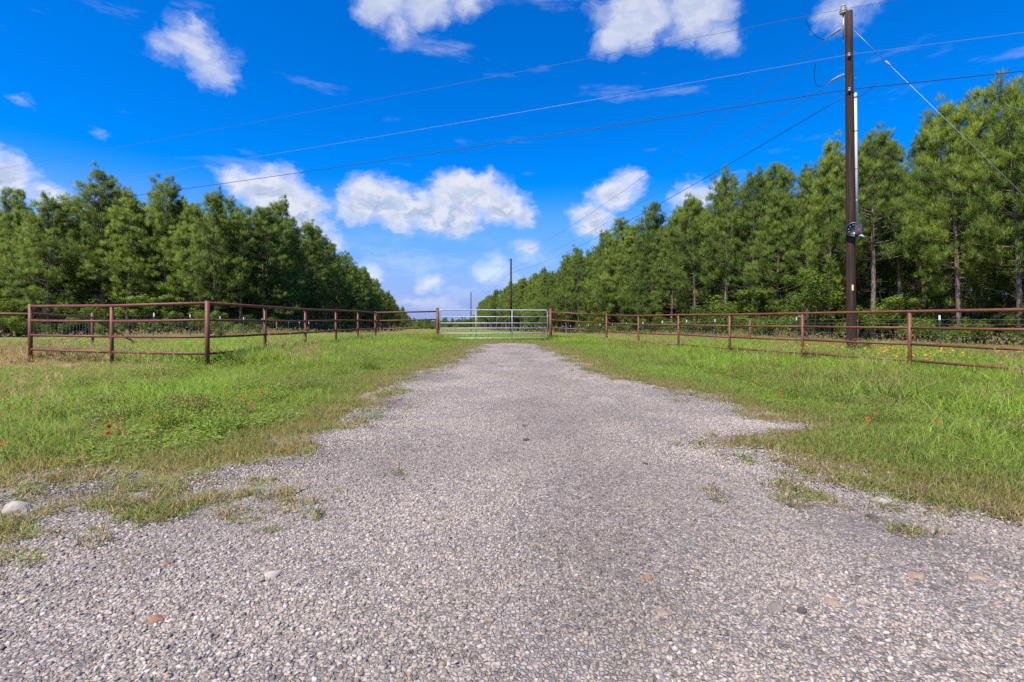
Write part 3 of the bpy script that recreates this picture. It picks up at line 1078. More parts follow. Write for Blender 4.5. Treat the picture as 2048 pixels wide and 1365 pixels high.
# brace of the wire fence behind the corner: rail, strut post and diagonal
P0 = FENCE_L[0]
bp = (-14.75, 17.0)
br = empty('brace_post', g3(*bp), 'rusty pipe brace post with diagonal strut, behind the corner of the left fence', 'brace post')
tube('post', [g3(*bp, -.3), g3(*bp, 1.36)], .045, M['rust'], br, 12)
tube('brace_rail', [g3(*P0, 1.25) + Vector((-.05, .04, 0)), g3(*bp, 1.19)], .032, M['rust'], br, 10)
tube('diagonal_strut', [g3(*bp, 1.18), g3(-15.35, 20.0, .04)], .040, M['rust'], br, 10)
lathe('concrete_footing', g3(-15.35, 20.0, -.05), [(.17, 0), (.16, .14), (.12, .16)], plain('footing_concrete', (.45, .42, .38), .9), br, 12)
fr = empty('roadside_rail', g3(-17.6, 14.2), 'single rusty rail leaving the corner fence at the left edge', 'rail fence')
tube('rail', [g3(*P0, 1.25) + Vector((-.05, .01, 0)), g3(-17.6, 14.2, 1.28)], .032, M['rust'], fr, 10)
tube('post', [g3(-17.6, 14.2, -.3), g3(-17.6, 14.2, 1.34)], .045, M['rust'], fr, 12)

# ------------------------------------------------------------------ tube gate
gl, gr_ = Vector((-3.40, 22.72, 0)), Vector((1.70, 23.16, 0))
gz = .215
gate = empty('tube_gate', Vector((-3.40, 22.72, gz)), 'galvanised six-bar tube gate closed across the drive', 'gate')
gd = (gr_ - gl)
glen = gd.length
gd.normalize()


def gp(s_, z_): return gl + gd * s_ + Vector((0, 0, gz + z_))


TOP, RC = 1.335, .11
arc = [gp(0, 0), gp(0, TOP - RC)]
for i in range(1, 7): arc.append(gp(RC - RC * math.cos(i * math.pi / 12), TOP - RC + RC * math.sin(i * math.pi / 12)))
for i in range(0, 7): arc.append(gp(glen - RC + RC * math.sin(i * math.pi / 12), TOP - RC + RC * math.cos(i * math.pi / 12)))
arc.append(gp(glen, 0))
tube('frame', arc, .026, M['galv'], gate, 10)
for z_ in (0.0, .235, .475, .715, 1.015):
    tube('bar', [gp(.02, z_), gp(glen - .02, z_)], .024, M['galv'], gate, 10)
for s_ in (.333, .667):
    q = gp(glen * s_, 0) + Vector((0, .012, 0))
    tube('brace', [q + Vector((0, -.02, -.02)), q + Vector((0, -.02, TOP))], .019, M['galv'], gate, 8)
for z_ in (.18, 1.05):
    a = gp(glen, z_)
    tube('hinge', [a, a + gd * .13], .014, M['bolt'], gate, 8)
lk = [gp(-.0, .70), gp(-.05, .66), gp(-.10, .69), gp(-.13, .70)]
tube('latch_chain', lk, .009, M['bolt'], gate, 6)


# ------------------------------------------------------------------ net wire fences with steel posts
def line_pt(side, y):
    return (16.5 - .165 * y, y) if side == 'R' else (-12.135 - .165 * y, y)


tee = []
for (sx, sy) in ((-.022, -.004), (.022, -.004), (.022, .004), (.004, .004), (.004, .03), (-.004, .03), (-.004, .004), (-.022, .004)): tee.append((sx, sy))


def prism_mesh(name, prof, z0, z1, material):
    n_ = len(prof)
    VV = [(a, b_, z0) for a, b_ in prof] + [(a, b_, z1) for a, b_ in prof]
    FF = [tuple(range(n_ - 1, -1, -1)), tuple(range(n_, 2 * n_))] + [(i, (i + 1) % n_, n_ + (i + 1) % n_, n_ + i) for i in range(n_)]
    me = bpy.data.meshes.new(name)
    me.from_pydata(VV, [], FF)
    me.materials.append(material)
    return me


me_post = prism_mesh('t_post', tee, -.3, 1.30, M['tpost'])
me_tip = prism_mesh('white_tip', [(a * 1.12, b_ * 1.12) for a, b_ in tee], 1.27, 1.43, M['white'])


def wire_fence(side, ys_, pipe_ys, lead, label):
    root = empty('wire_fence', g3(*line_pt(side, ys_[0])), label, 'wire fence')
    L0 = root.location
    for y_ in ys_:
        p_ = g3(*line_pt(side, y_))
        q = bpy.data.objects.new('t_post', me_post)
        q.parent = root
        q.location = p_ - L0
        far = 1 + max(0, y_ - 40) * .004
        q.rotation_euler = (rng.normal(0, .015), rng.normal(0, .015), rng.uniform(-.3, .3))
        col.objects.link(q)
        tp = bpy.data.objects.new('white_tip', me_tip)
        tp.parent = q
        col.objects.link(tp)
    for y_ in pipe_ys:
        p_ = line_pt(side, y_)
        tube('pipe_post', [g3(*p_, -.3), g3(*p_, 1.36)], .045, M['rust'], root, 10)
    path = [Vector((a, b_, 0)) for a, b_ in lead] + [Vector((*line_pt(side, y_), 0)) for y_ in np.arange(ys_[0], ys_[-1] + 1, 3.2)]
    for z_ in (.06, .20, .36, .54, .76, 1.0, 1.14, 1.29):
        pts = []
        for i, p_ in enumerate(path):
            pts.append(g3(p_.x, p_.y, z_))
            if i < len(path) - 1 and p_.y < 45:
                m2 = (p_ + path[i + 1]) / 2
                pts.append(g3(m2.x, m2.y, z_ - .012))
        tube('barbed_wire' if z_ > 1.05 else 'wire', pts, .0034 if z_ < 1.05 else .0042, M['wire'], root, 4)
    VV, FF = [], []
    k_ = 0
    for a, b_ in zip(path[:-1], path[1:]):
        if a.y > 62: break
        ln_ = (b_ - a).length
        for s_ in np.arange(0, ln_, .31 if a.y < 34 else .6):
            q = a + (b_ - a) * (s_ / ln_)
            v_, f_ = tube_data([g3(q.x, q.y, .06) - L0, g3(q.x, q.y, 1.0) - L0], .0028, 3, cap=False)
            VV += v_
            FF += [tuple(i_ + k_ for i_ in ff) for ff in f_]
            k_ += len(v_)
    ob = link(new_mesh_obj('stay_wires', VV, FF, M['wire'], root))
    ob['kind'] = 'stuff'
    return root


yl = [21.0, 24.3, 27.7, 31.1, 34.5, 40.9, 44.2, 47.4, 50.6, 53.8, 59.9] + list(63.2 + 3.3 * np.arange(16))
yr = [9.2, 12.4, 15.7, 18.9, 21.9, 28.2, 31.4, 34.6, 37.9, 41.1, 44.3, 47.6, 51, 54.3, 57.6, 61] + list(64.3 + 3.3 * np.arange(17))
wire_fence('L', yl, [37.7, 56.7], [(-12.4, 12.5), (-14.75, 17.0), (-15.35, 20.0)], 'net wire fence with white-tipped steel posts along the left tree line')
wire_fence('R', yr, [25.1], [(15.4, 6.5)], 'net wire fence with white-tipped steel posts along the right tree line')

# ------------------------------------------------------------------ utility poles and lines
PX, PY = 11.8, 16.8
pz = float(h(PX, PY))
up_ = empty('utility_pole', (PX, PY, pz), 'tall dark wooden utility pole with electric meter, behind the right pipe fence', 'utility pole')
TOPZ = 11.80
LEAN = Vector((-.10, 0, 0))


def on_pole(z_): return Vector((PX, PY, z_)) + LEAN * ((z_ - pz) / (TOPZ - pz))


def pole_r(z_): return .152 - .036 * (z_ - pz) / (TOPZ - pz)


n_ = 14
zz = np.linspace(pz - .6, TOPZ, n_)
shaft = tube('shaft', [on_pole(z_) for z_ in zz], [pole_r(z_) for z_ in zz], M['pole'], up_, 20)
vdir = Vector((-PX, -PY, 0)).normalized()             # the side that faces the drive
side_ = Vector((-vdir.y, vdir.x, 0))                  # runs along the picture, to the right
if side_.x < 0: side_ = -side_
# pin insulator on a bracket at the top
q = on_pole(TOPZ - .55) - side_ * .16
tube('insulator_bracket', [q - Vector((0, 0, .35)), q + Vector((0, 0, .55))], .028, M['bolt'], up_, 8)
tube('bracket_bolt', [on_pole(TOPZ - .75), on_pole(TOPZ - .75) - side_ * .17], .014, M['bolt'], up_, 8)
tube('bracket_bolt', [on_pole(TOPZ - .35), on_pole(TOPZ - .35) - side_ * .17], .014, M['bolt'], up_, 8)
INS = q + Vector((0, 0, .70))
lathe('insulator', q + Vector((0, 0, .52)), [(.05, 0), (.11, .02), (.115, .05), (.06, .07), (.12, .09), (.125, .12), (.06, .14), (.10, .17), (.10, .21), (.05, .235), (.05, .25), (.085, .265), (.07, .30)], M['insul'], up_, 18)
for dz in (.20, .58, 1.45, 2.35, 3.2):
    c0 = on_pole(TOPZ - dz)
    tube('through_bolt', [c0 - side_ * (pole_r(TOPZ) + .05), c0 + side_ * (pole_r(TOPZ) + .09)], .011, M['bolt'], up_, 6)
SPB, SPC = on_pole(10.23) + vdir * .17, on_pole(9.03) + vdir * .17
for q in (SPB, SPC):
    lathe('spool_insulator', q - Vector((0, 0, .05)), [(.045, 0), (.05, .02), (.03, .035), (.03, .065), (.05, .08), (.045, .10)], M['insul'], up_, 14)
    tube('clevis', [q - vdir * .15 + Vector((0, 0, .06)), q + Vector((0, 0, .06)), q - Vector((0, 0, .06)), q - vdir * .15 - Vector((0, 0, .06))], .010, M['bolt'], up_, 6)
# riser conduit and service drip loops
cr = on_pole(8.75) + side_ * (pole_r(8.7) + .045) + vdir * .05
cb = on_pole(4.45) + side_ * (pole_r(4.4) + .045) + vdir * .05
cond = tube('conduit', [cr, (cr + cb) / 2, cb], .042, M['pvc'], up_, 12)
lathe('weatherhead', cr, [(.048, -.02), (.055, .05), (.05, .12), (.02, .17)], M['pvc'], up_, 12)
for z_ in (7.6, 6.3, 5.2):
    q = on_pole(z_) + side_ * (pole_r(z_) + .045) + vdir * .05
    lathe('conduit_strap', q - Vector((0, 0, .02)), [(.048, 0), (.048, .04)], M['bolt'], up_, 12)
# meter: round socket ring, dial face with studs, and a box on its right half
rz = math.atan2(vdir.y, vdir.x) + math.pi / 2
mc = on_pole(4.18) + vdir * .16 + side_ * .10
mr = lathe('meter_ring', mc, [(.26, 0), (.26, .09), (.245, .12), (.21, .12), (.21, .08), (.02, .08)], M['meter'], up_, 28, 'Y', rz)


def child_at(world):        # meter sub-parts keep upright: parent is the pole, not the turned ring
    return world


mb_c = mc + vdir * .15 + side_ * .12 + Vector((0, 0, .0))
mb = boxm('meter_box', mb_c, (.21, .14, .40), M['meterbox'], up_, .012, rz)


def sub_box(name, off, size, material, bev=.003):
    bm = bmesh.new()
    bmesh.ops.create_cube(bm, size=1)
    for v in bm.verts: v.co = Vector((v.co.x * size[0], v.co.y * size[1], v.co.z * size[2]))
    if bev: bmesh.ops.bevel(bm, geom=bm.edges[:], offset=bev, segments=1, affect='EDGES')
    me = bpy.data.meshes.new(name)
    bm.to_mesh(me)
    bm.free()
    me.materials.append(material)
    ob = bpy.data.objects.new(name, me)
    ob.parent = mb
    ob.location = off
    return link(ob)


sub_box('label', (.01, -.073, -.035), (.10, .008, .07), M['red'])
sub_box('nameplate', (.01, -.073, -.145), (.13, .008, .045), M['meter'])
sub_box('lid_edge', (0, -.073, .165), (.175, .008, .018), M['meter'])
for an in (100, 135, 170, 205, 240, 270):
    a = R(an)
    p_ = mc + vdir * .09 + side_ * (.16 * math.cos(a)) + Vector((0, 0, .16 * math.sin(a)))
    tube('stud', [p_, p_ + vdir * .02], .020, M['bolt'], up_, 8)
lp = mc + vdir * .20 + side_ * .27 - Vector((0, 0, .30))
tube('conduit_elbow', [mb_c - Vector((0, 0, .22)), lp + Vector((0, 0, .06)) - side_ * .06, lp], .030, M['pvc'], up_, 10)
boxm('tag', on_pole(2.2) + vdir * (pole_r(2.2) + .004) + side_ * .045, (.055, .008, .20), M['tag'], up_, .002, rz)

# far poles of the same line
far_tops = []
for (fx_, fy_, top_, lab) in ((-.15, 75.0, 10.5, 'slim wooden utility pole standing beyond the gate, nearer of two far poles'), (-12.3, 145.0, 9.25, 'far small wooden utility pole, left of the nearer pole beyond the gate')):
    fz = float(h(fx_, fy_))
    e_ = empty('utility_pole', (fx_, fy_, fz), lab, 'utility pole', 'poles beyond the gate')
    tube('shaft', [(fx_, fy_, fz - .5), (fx_, fy_, top_)], [.17, .13], M['pole'], e_, 12)
    lathe('insulator', (fx_ - .16, fy_, top_ - .1), [(.05, 0), (.11, .03), (.06, .08), (.11, .12), (.06, .18)], M['insul'], e_, 10)
    tube('insulator_bracket', [(fx_, fy_, top_ - .5), (fx_ - .16, fy_, top_ - .4), (fx_ - .16, fy_, top_ - .08)], .025, M['bolt'], e_, 6)
    far_tops.append(Vector((fx_, fy_, top_)))


def span(a, b_, sag, n_=36):
    a, b_ = Vector(a), Vector(b_)
    return [a.lerp(b_, i / n_) - Vector((0, 0, sag * 4 * (i / n_) * (1 - i / n_))) for i in range(n_ + 1)]


DL = Vector((-46.8, 16.2, 0))


def road_line(name, p_, z_l, z_r, r_, m__, label, sag=1.2):
    a = Vector(p_)
    left_end = Vector((a.x + DL.x * 2.1, a.y + DL.y * 2.1, z_l))
    right_end = Vector((a.x - DL.x * 1.6, a.y - DL.y * 1.6, z_r))
    ob = tube(name, span(left_end, a, sag)[:-1] + span(a, right_end, sag * .8), r_, m__, None, 5)
    return tag(ob, label, 'power line', 'lines along the road')


road_line('power_line', INS, 11.6, 11.6, .0065, M['line'], 'highest thin power line crossing the sky over the pole top', .4)
road_line('power_line', SPB, 9.9, 9.9, .0065, M['bright_line'], 'pale bare middle power line held on the pole above the service cable', .7)
road_line('service_cable', SPC, 8.9, 8.6, .013, M['black_line'], 'thick dark service cable, lowest line across the sky to the left trees', .7)


def cut_line(name, a, dz, r_, label, m__, sag):
    t1 = far_tops[0] - Vector((.14, 0, dz))
    t2 = far_tops[1] - Vector((.14, 0, dz))
    ob = tube(name, span(a, t1, sag) + span(t1, t2, sag)[1:], r_, m__, None, 5)
    return tag(ob, label, 'power line', 'lines down the cut')


DA = on_pole(11.33) - side_ * .15
DB = on_pole(9.68) - side_ * .15
DC = on_pole(8.90) - side_ * .15
cut_line('power_line', DA, .05, .009, 'upper power line running from the near pole down the cut', M['line'], .9)
cut_line('power_line', DB, 1.5, .009, 'middle power line running from the near pole down the cut', M['line'], .9)
cut_line('service_cable', DC, 2.2, .013, 'lower cable running from the near pole down the cut', M['black_line'], .9)
# strain insulators and jumpers where these lines start
for a, t1, lab in ((DA, far_tops[0], 'grey strain insulator where the upper cut line leaves the pole'), (DB, far_tops[0] - Vector((0, 0, 1.5)), 'grey strain insulator where the middle cut line leaves the pole')):
    d = (t1 - a).normalized()
    ob = tube('strain_insulator', [a, a + d * .12, a + d * .14, a + d * .5, a + d * .52, a + d * .75], [.014, .014, .045, .045, .014, .014], M['insul'], None, 10)
    tag(ob, lab, 'insulator')


def jumper(name, a, b_, drop, r_, label, m__):
    a, b_ = Vector(a), Vector(b_)
    c_ = (a + b_) / 2 - Vector((0, 0, drop)) - side_ * drop * .5
    pts = []
    for i in range(15):
        t_ = i / 14
        pts.append(a * (1 - t_) ** 2 + c_ * 2 * t_ * (1 - t_) + b_ * t_ ** 2)
    return tag(tube(name, pts, r_, m__, None, 6), label, 'cable')


lead_a = INS + DL.normalized() * 1.15 - Vector((0, 0, .10))
dA = (far_tops[0] - DA).normalized()
jumper('jumper_wire', lead_a, DA + dA * .80, .25, .010, 'thin jumper wire hanging from the top line beside the pole', M['black_line'])
lead_b = SPB + DL.normalized() * 1.0 - Vector((0, 0, .07))
dB = (far_tops[0] - Vector((0, 0, 1.5)) - DB).normalized()
jumper('jumper_wire', lead_b, DB + dB * .85, .55, .009, 'curved jumper wire looping down from the pale middle line', M['black_line'])
jumper('drip_loop', SPC + side_ * .75 + Vector((0, 0, .03)), cr + Vector((0, 0, .12)), .42, .013, 'black drip loop entering the conduit on the pole', M['black_line'])
# guy wire, from near the top down to the right
ga = on_pole(11.12) + side_ * .13
gb = Vector((19.2, 13.6, float(h(19.2, 13.6)) + .1))
gy_ = empty('guy_wire', ga, 'pale guy wire slanting from the pole top down to the right', 'guy wire')
tube('strand', [ga, gb], .007, M['bright_line'], gy_, 6)
dg = (gb - ga).normalized()
tube('guy_grip', [ga + dg * .05, ga + dg * 1.55], .009, M['bright_line'], gy_, 8)
tube('guy_insulator', [ga + dg * 1.55, ga + dg * 1.60, ga + dg * 1.76, ga + dg * 1.8], [.012, .032, .032, .012], M['insul'], gy_, 10)
tube('anchor', [gb + dg * .5, gb - dg * .3], .02, M['bolt'], gy_, 8)


# ------------------------------------------------------------------ pines
def frame_of(ax):
    ax = ax / np.linalg.norm(ax, axis=1, keepdims=True)
    ref = np.where(np.abs(ax[:, 2:3]) > .9, np.array([[1., 0, 0]]), np.array([[0, 0, 1.]]))
    s_ = np.cross(ax, ref)
    s_ /= np.linalg.norm(s_, axis=1, keepdims=True)
    return ax, s_, np.cross(s_, ax)


def needle_brushes(pos, ax, size, tone, ctr, per=18, wid=.020):
    """bottle-brush shoots of long needles; one thin kite for each bundle, shaded as the round clump it belongs to"""
    n_ = len(pos)
    ax, s_, u_ = frame_of(ax)
    t_ = np.linspace(0, 1, per)[None, :] * np.ones((n_, 1)) + rng.normal(0, .05, (n_, per))
    an = (np.arange(per) * 2.4)[None, :] + rng.uniform(0, 6.28, (n_, 1)) + rng.normal(0, .3, (n_, per))
    open_ = 1.05 - .75 * t_ + rng.normal(0, .12, (n_, per))
    rad = np.cos(an)[..., None] * s_[:, None] + np.sin(an)[..., None] * u_[:, None]
    dr = rad * np.sin(open_)[..., None] + ax[:, None] * np.cos(open_)[..., None]
    dr[..., 2] -= .10
    base = pos[:, None] + ax[:, None] * (t_ * size[:, None] * .62)[..., None]
    ln_ = size[:, None] * rng.uniform(.50, .74, (n_, per))
    wv = np.cross(dr, rng.normal(0, 1, (n_, per, 3)))
    wv /= np.linalg.norm(wv, axis=2, keepdims=True) + 1e-9
    hw = wid * .5
    VV = np.stack([base - wv * hw * .6, base + wv * hw * .6, base + dr * (ln_ * .55)[..., None] + wv * hw, base + dr * ln_[..., None]], 2)
    out_ = base + dr * (ln_ * .6)[..., None] - ctr[:, None]
    out_ /= np.linalg.norm(out_, axis=2, keepdims=True) + 1e-9
    NN = out_ * .85 + rad * .35 + rng.normal(0, .22, (n_, per, 3))
    NN = np.repeat(NN.reshape(-1, 3), 4, 0)
    q = np.arange(n_ * per) * 4
    FF = np.stack([np.stack([q, q + 1, q + 2], 1), np.stack([q, q + 2, q + 3], 1)], 1).reshape(-1, 3)
    VV = VV.reshape(-1, 3)
    return VV, orient(VV, FF, NN), np.repeat(tone, per * 4), NN


crown_normals = {}


def make_pine(seed, H, cb, Lmax, per=18, wid=.023, dens_=1.0, dead=26):
    r_ = np.random.default_rng(seed)
    wobx, woby = r_.normal(0, .10, 2)

    def tr(z_): return np.array([wobx * math.sin(z_ * .45) * z_ / H, woby * math.sin(z_ * .38 + 1) * z_ / H, z_])
    r0 = .0105 * H + .02
    zs = np.linspace(-.3, H, 12)
    v_, f_ = tube_data([tr(z_) for z_ in zs], [max(r0 * (1 - max(z_, 0) / H) ** .8, .012) for z_ in zs], 8)
    TV, TF = [np.array([q[:] for q in v_])], [list(f_)]
    k_ = len(v_)

    def limb(pts, ra, rb, ns=4):
        nonlocal k_
        vv, ff = tube_data(pts, list(np.linspace(ra, rb, len(pts))), ns, cap=False)
        TV.append(np.array([q[:] for q in vv]))
        TF.append([tuple(i + k_ for i in g_) for g_ in ff])
        k_ += len(vv)
    pos, axs, siz, ton, ctr = [], [], [], [], []
    zb = H * cb
    z_ = zb
    whorl_tone = .5
    while z_ < H - .35:
        t_ = (z_ - zb) / (H - zb)
        nb = r_.integers(4, 6)
        a0 = r_.uniform(0, 6.28)
        for j in range(nb):
            a = a0 + j * 6.283 / nb + r_.normal(0, .3)
            prof = (1 - t_) ** .72 * (.55 + .45 * min(1, t_ / .2)) + .10
            L_ = Lmax * prof * r_.uniform(.5, 1.2) * (1 + .22 * math.sin(a * 2 + seed) * math.sin(z_ * 1.1 + seed))
            el_0 = R(0 + 46 * t_ + r_.normal(0, 9))
            d = np.array([math.cos(a) * math.cos(el_0), math.sin(a) * math.cos(el_0), math.sin(el_0)])
            b0 = tr(z_ + r_.normal(0, .12))
            lift = .20 + .15 * t_

            def bp_(s_): return b0 + d * (s_ * L_) + np.array([0, 0, lift * L_ * s_ * s_ * .8])
            limb([bp_(0), bp_(.5), bp_(1)], .010 + .016 * L_ * (1 - t_ * .4) * .6, .006)
            ncl = max(2, int((1.8 + L_ * 2.1) * dens_))
            ltone = r_.normal(.46, .13)
            fan = .10 + .24 * min(L_, 2.4)
            for q in range(ncl):           # clumps of shoots towards the end of the limb
                s_ = 1.0 if q == 0 else 1.0 - .62 * (q - .5 + r_.uniform(-.4, .4)) / ncl
                lat = 0 if q == 0 else r_.choice((-1, 1)) * r_.uniform(.4, 1.2) * fan
                cc_ = bp_(s_) + np.array([-d[1], d[0], 0]) * lat + np.array([0, 0, r_.normal(.12, .26)])
                cr_ = r_.uniform(.13, .26) * (1 - .35 * t_)
                ctone = ltone + r_.normal(0, .11)
                if q: limb([bp_(max(s_ - .15, .1)), cc_], .007, .004, 3)
                for _ in range(int(r_.integers(6, 9))):
                    v1 = r_.normal(0, 1, 3)
                    v1 /= np.linalg.norm(v1)
                    v1[2] = abs(v1[2]) * 1.1 - .25
                    pos.append(cc_ + v1 * cr_ * np.array([1.05, 1.05, 1.15]))
                    axs.append(v1 * .55 + d * .30 + np.array([0, 0, .62 + .8 * t_]) + r_.normal(0, .18, 3))
                    siz.append(r_.uniform(.30, .48))
                    ton.append(np.clip(ctone + r_.normal(0, .08), 0, 1))
                    ctr.append(cc_ - np.array([0, 0, .14]))
        z_ += r_.uniform(.36, .58)
    for q in range(9):          # leader and candles
        zz_ = H - q * .13
        for _ in range(1 + q // 3):
            a = r_.uniform(0, 6.28)
            o_ = .05 + .10 * q ** .8 * r_.uniform(.5, 1)
            pos.append(tr(zz_) + np.array([math.cos(a) * o_, math.sin(a) * o_, 0]))
            axs.append(np.array([math.cos(a) * .22, math.sin(a) * .22, 1.0]))
            siz.append(r_.uniform(.36, .52))
            ton.append(r_.uniform(.4, .65))
            ctr.append(tr(zz_) - np.array([0, 0, .2]))
    for q in range(dead):       # bare dead branches under the crown
        zz_ = r_.uniform(min(1.0, zb * .4), zb + .8)
        a = r_.uniform(0, 6.28)
        L_ = r_.uniform(.4, 1.7)
        e0 = r_.normal(.05, .25)
        d = np.array([math.cos(a), math.sin(a), e0])
        b0 = tr(zz_)
        m2 = b0 + d * L_ * .5 + r_.normal(0, .05, 3)
        e2 = b0 + d * L_ + np.array([0, 0, -.12 * L_]) + r_.normal(0, .06, 3)
        limb([b0, m2, e2], .011, .004, 3)
        for _ in range(2):
            limb([m2, m2 + d * L_ * .3 + r_.normal(0, .22, 3)], .005, .003, 3)
    trunk = new_mesh_obj('trunk', np.concatenate(TV), sum(TF, []), M['bark'], smooth=True)
    VV, FF, TT, NN = needle_brushes(np.array(pos), np.array(axs), np.array(siz), np.array(ton), np.array(ctr), per, wid)
    crown = set_normals(new_mesh_obj('crown', VV, FF, M['needles'], attrs={'tone': TT}), NN)
    crown_normals[crown.name] = NN
    return trunk, crown


SPEC = ((1, 14.0, .26, 2.9, 1.0), (2, 14.6, .36, 2.6, .95), (3, 13.4, .18, 3.1, 1.0), (4, 14.8, .44, 2.6, 1.0), (5, 13.8, .30, 3.2, .9), (6, 13.0, .11, 3.2, 1.0), (7, 14.2, .22, 2.5, 1.0),
        (8, 13.6, .34, 2.3, .85), (9, 12.6, .15, 2.9, .95), (10, 15.0, .40, 2.9, .85))
PINES = [make_pine(s_, H_, cb_, L_, dens_=d_) for s_, H_, cb_, L_, d_ in SPEC]
PH = [q_[1] for q_ in SPEC]


def joined(name, parts):
    """one mesh of a tree for the mass of the wood behind the edge"""
    me_v, me_f, mi, tn, jn = [], [], [], [], []
    k_ = 0
    for j, o in enumerate(parts):
        me = o.data
        v_ = np.zeros(len(me.vertices) * 3, np.float32)
        me.vertices.foreach_get('co', v_)
        me_v.append(v_.reshape(-1, 3))
        fs_ = [tuple(i + k_ for i in pl_.vertices) for pl_ in me.polygons]
        me_f += fs_
        mi += [j] * len(fs_)
        nv = np.zeros(len(me.vertices) * 3, np.float32)
        me.vertices.foreach_get('normal', nv)
        jn.append(crown_normals.get(o.name, nv.reshape(-1, 3)))
        tt_ = np.full(len(me.vertices), .5, np.float32)
        if 'tone' in me.attributes: me.attributes['tone'].data.foreach_get('value', tt_)
        tn.append(tt_)
        k_ += len(me.vertices)
    return set_normals(new_mesh_obj(name, np.concatenate(me_v), me_f, None, mats=[parts[0].data.materials[0], parts[1].data.materials[0]], midx=mi, attrs={'tone': np.concatenate(tn)}), np.concatenate(jn))


ORD = ['first', 'second', 'third', 'fourth', 'fifth', 'sixth', 'seventh', 'eighth', 'ninth', 'tenth', 'eleventh', 'twelfth', 'thirteenth', 'fourteenth', 'fifteenth', 'sixteenth',
       'seventeenth', 'eighteenth', 'nineteenth', 'twentieth', 'twenty-first', 'twenty-second', 'twenty-third', 'twenty-fourth', 'twenty-fifth', 'twenty-sixth', 'twenty-seventh',
       'twenty-eighth', 'twenty-ninth', 'thirtieth', 'thirty-first', 'thirty-second', 'thirty-third', 'thirty-fourth', 'thirty-fifth', 'thirty-sixth', 'thirty-seventh', 'thirty-eighth', 'thirty-ninth', 'fortieth']


def place_pine(x, y, Hw, label, group, var=None):
    i = int(rng.integers(len(PINES))) if var is None else var
    s_ = Hw / PH[i]
    e_ = empty('pine_tree', g3(x, y, -.05), label, 'pine tree', group)
    e_.rotation_euler = (rng.normal(0, .02), rng.normal(0, .02), rng.uniform(0, 6.28))
    wd = s_ * (rng.uniform(1.0, 1.32) if group in (GL, GF) else rng.uniform(.82, 1.14))
    e_.scale = (wd, wd, s_)
    for o in PINES[i]:
        c_ = o.copy()
        c_.parent = e_
        col.objects.link(c_)
    return e_


rt = np.random.default_rng(21)
# right wood, front row, counted from the near end in view
y_, k_, edge_n = 17.0, 0, 0
GR, GL, GF = 'pines at the edge of the right wood', 'pines at the edge of the left wood', 'pines facing the road at the left'
while y_ < 132:
    x_ = 27.6 - .165 * y_ + rt.normal(0, .7)
    vis = x_ / y_ < 1.09
    lab = ORD[k_] + ' pine from the frame edge in the front row of the right wood' if vis else ('nearest', 'second nearest', 'third nearest', 'fourth nearest')[edge_n] + ' pine of the right wood, cut off by the frame edge'
    place_pine(x_, y_ + rt.normal(0, .3), rt.uniform(12.6, 16.2) * (.90 if rt.random() < .25 else 1) * (.91 + .09 * float(sst(24, 46, y_))), lab, GR, int(rt.choice((1, 3, 4, 9, 0, 7))) if y_ < 34 else None)
    if vis: k_ += 1
    else: edge_n += 1
    y_ += rt.uniform(2.6, 3.7)
y_, k_, edge_n = 17.5, 0, 0
while y_ < 100:
    x_ = 31.0 - .165 * y_ + rt.normal(0, .7)
    vis = x_ / y_ < 1.09
    lab = ORD[k_] + ' pine from the frame edge in the second row of the right wood' if vis else ('nearest', 'second nearest', 'third nearest', 'fourth nearest', 'fifth nearest')[edge_n] + ' second-row pine of the right wood, cut off by the frame edge'
    place_pine(x_, y_, rt.uniform(13.2, 16.4) * (.91 + .09 * float(sst(24, 46, y_))), lab, GR)
    if vis: k_ += 1
    else: edge_n += 1
    y_ += rt.uniform(2.8, 3.8)
# left wood, edge along the cut, counted from the corner
y_, k_ = 46.0, 0
while y_ < 138:
    x_ = -17.6 - .165 * y_ + rt.normal(0, .6)
    place_pine(x_, y_, rt.uniform(12.0, 15.8), ORD[k_] + ' pine from the corner along the cut side of the left wood', GL)
    k_ += 1
    y_ += rt.uniform(2.7, 3.8)
# left wood, side that faces the road, counted from the corner
x_, k_ = -27.4, 0
while x_ > -58:
    place_pine(x_, 44.5 + rt.normal(0, .9) - (x_ + 27) * .03, rt.uniform(12.0, 16.0) * (1 if x_ > -44 else .86), ORD[k_] + ' pine from the corner on the road side of the left wood', GF, int(rt.choice((0, 2, 5, 6, 4))))
    k_ += 1
    x_ -= rt.uniform(2.3, 3.5)
x_, k_ = -29, 0
while x_ > -60:
    place_pine(x_, 48.3 + rt.normal(0, .7), rt.uniform(12.6, 14.4) * (1 if x_ > -46 else .88), ORD[k_] + ' pine from the corner in the second row of the left wood', GF)
    k_ += 1
    x_ -= rt.uniform(2.6, 3.6)

# the mass of the woods behind the edge rows
c_wood = source('wood_trees', [joined('wood_tree', PINES[i]) for i in (0, 1, 3, 4)])
pts = []


def add(x, y, Hm): pts.append((x, y, Hm))


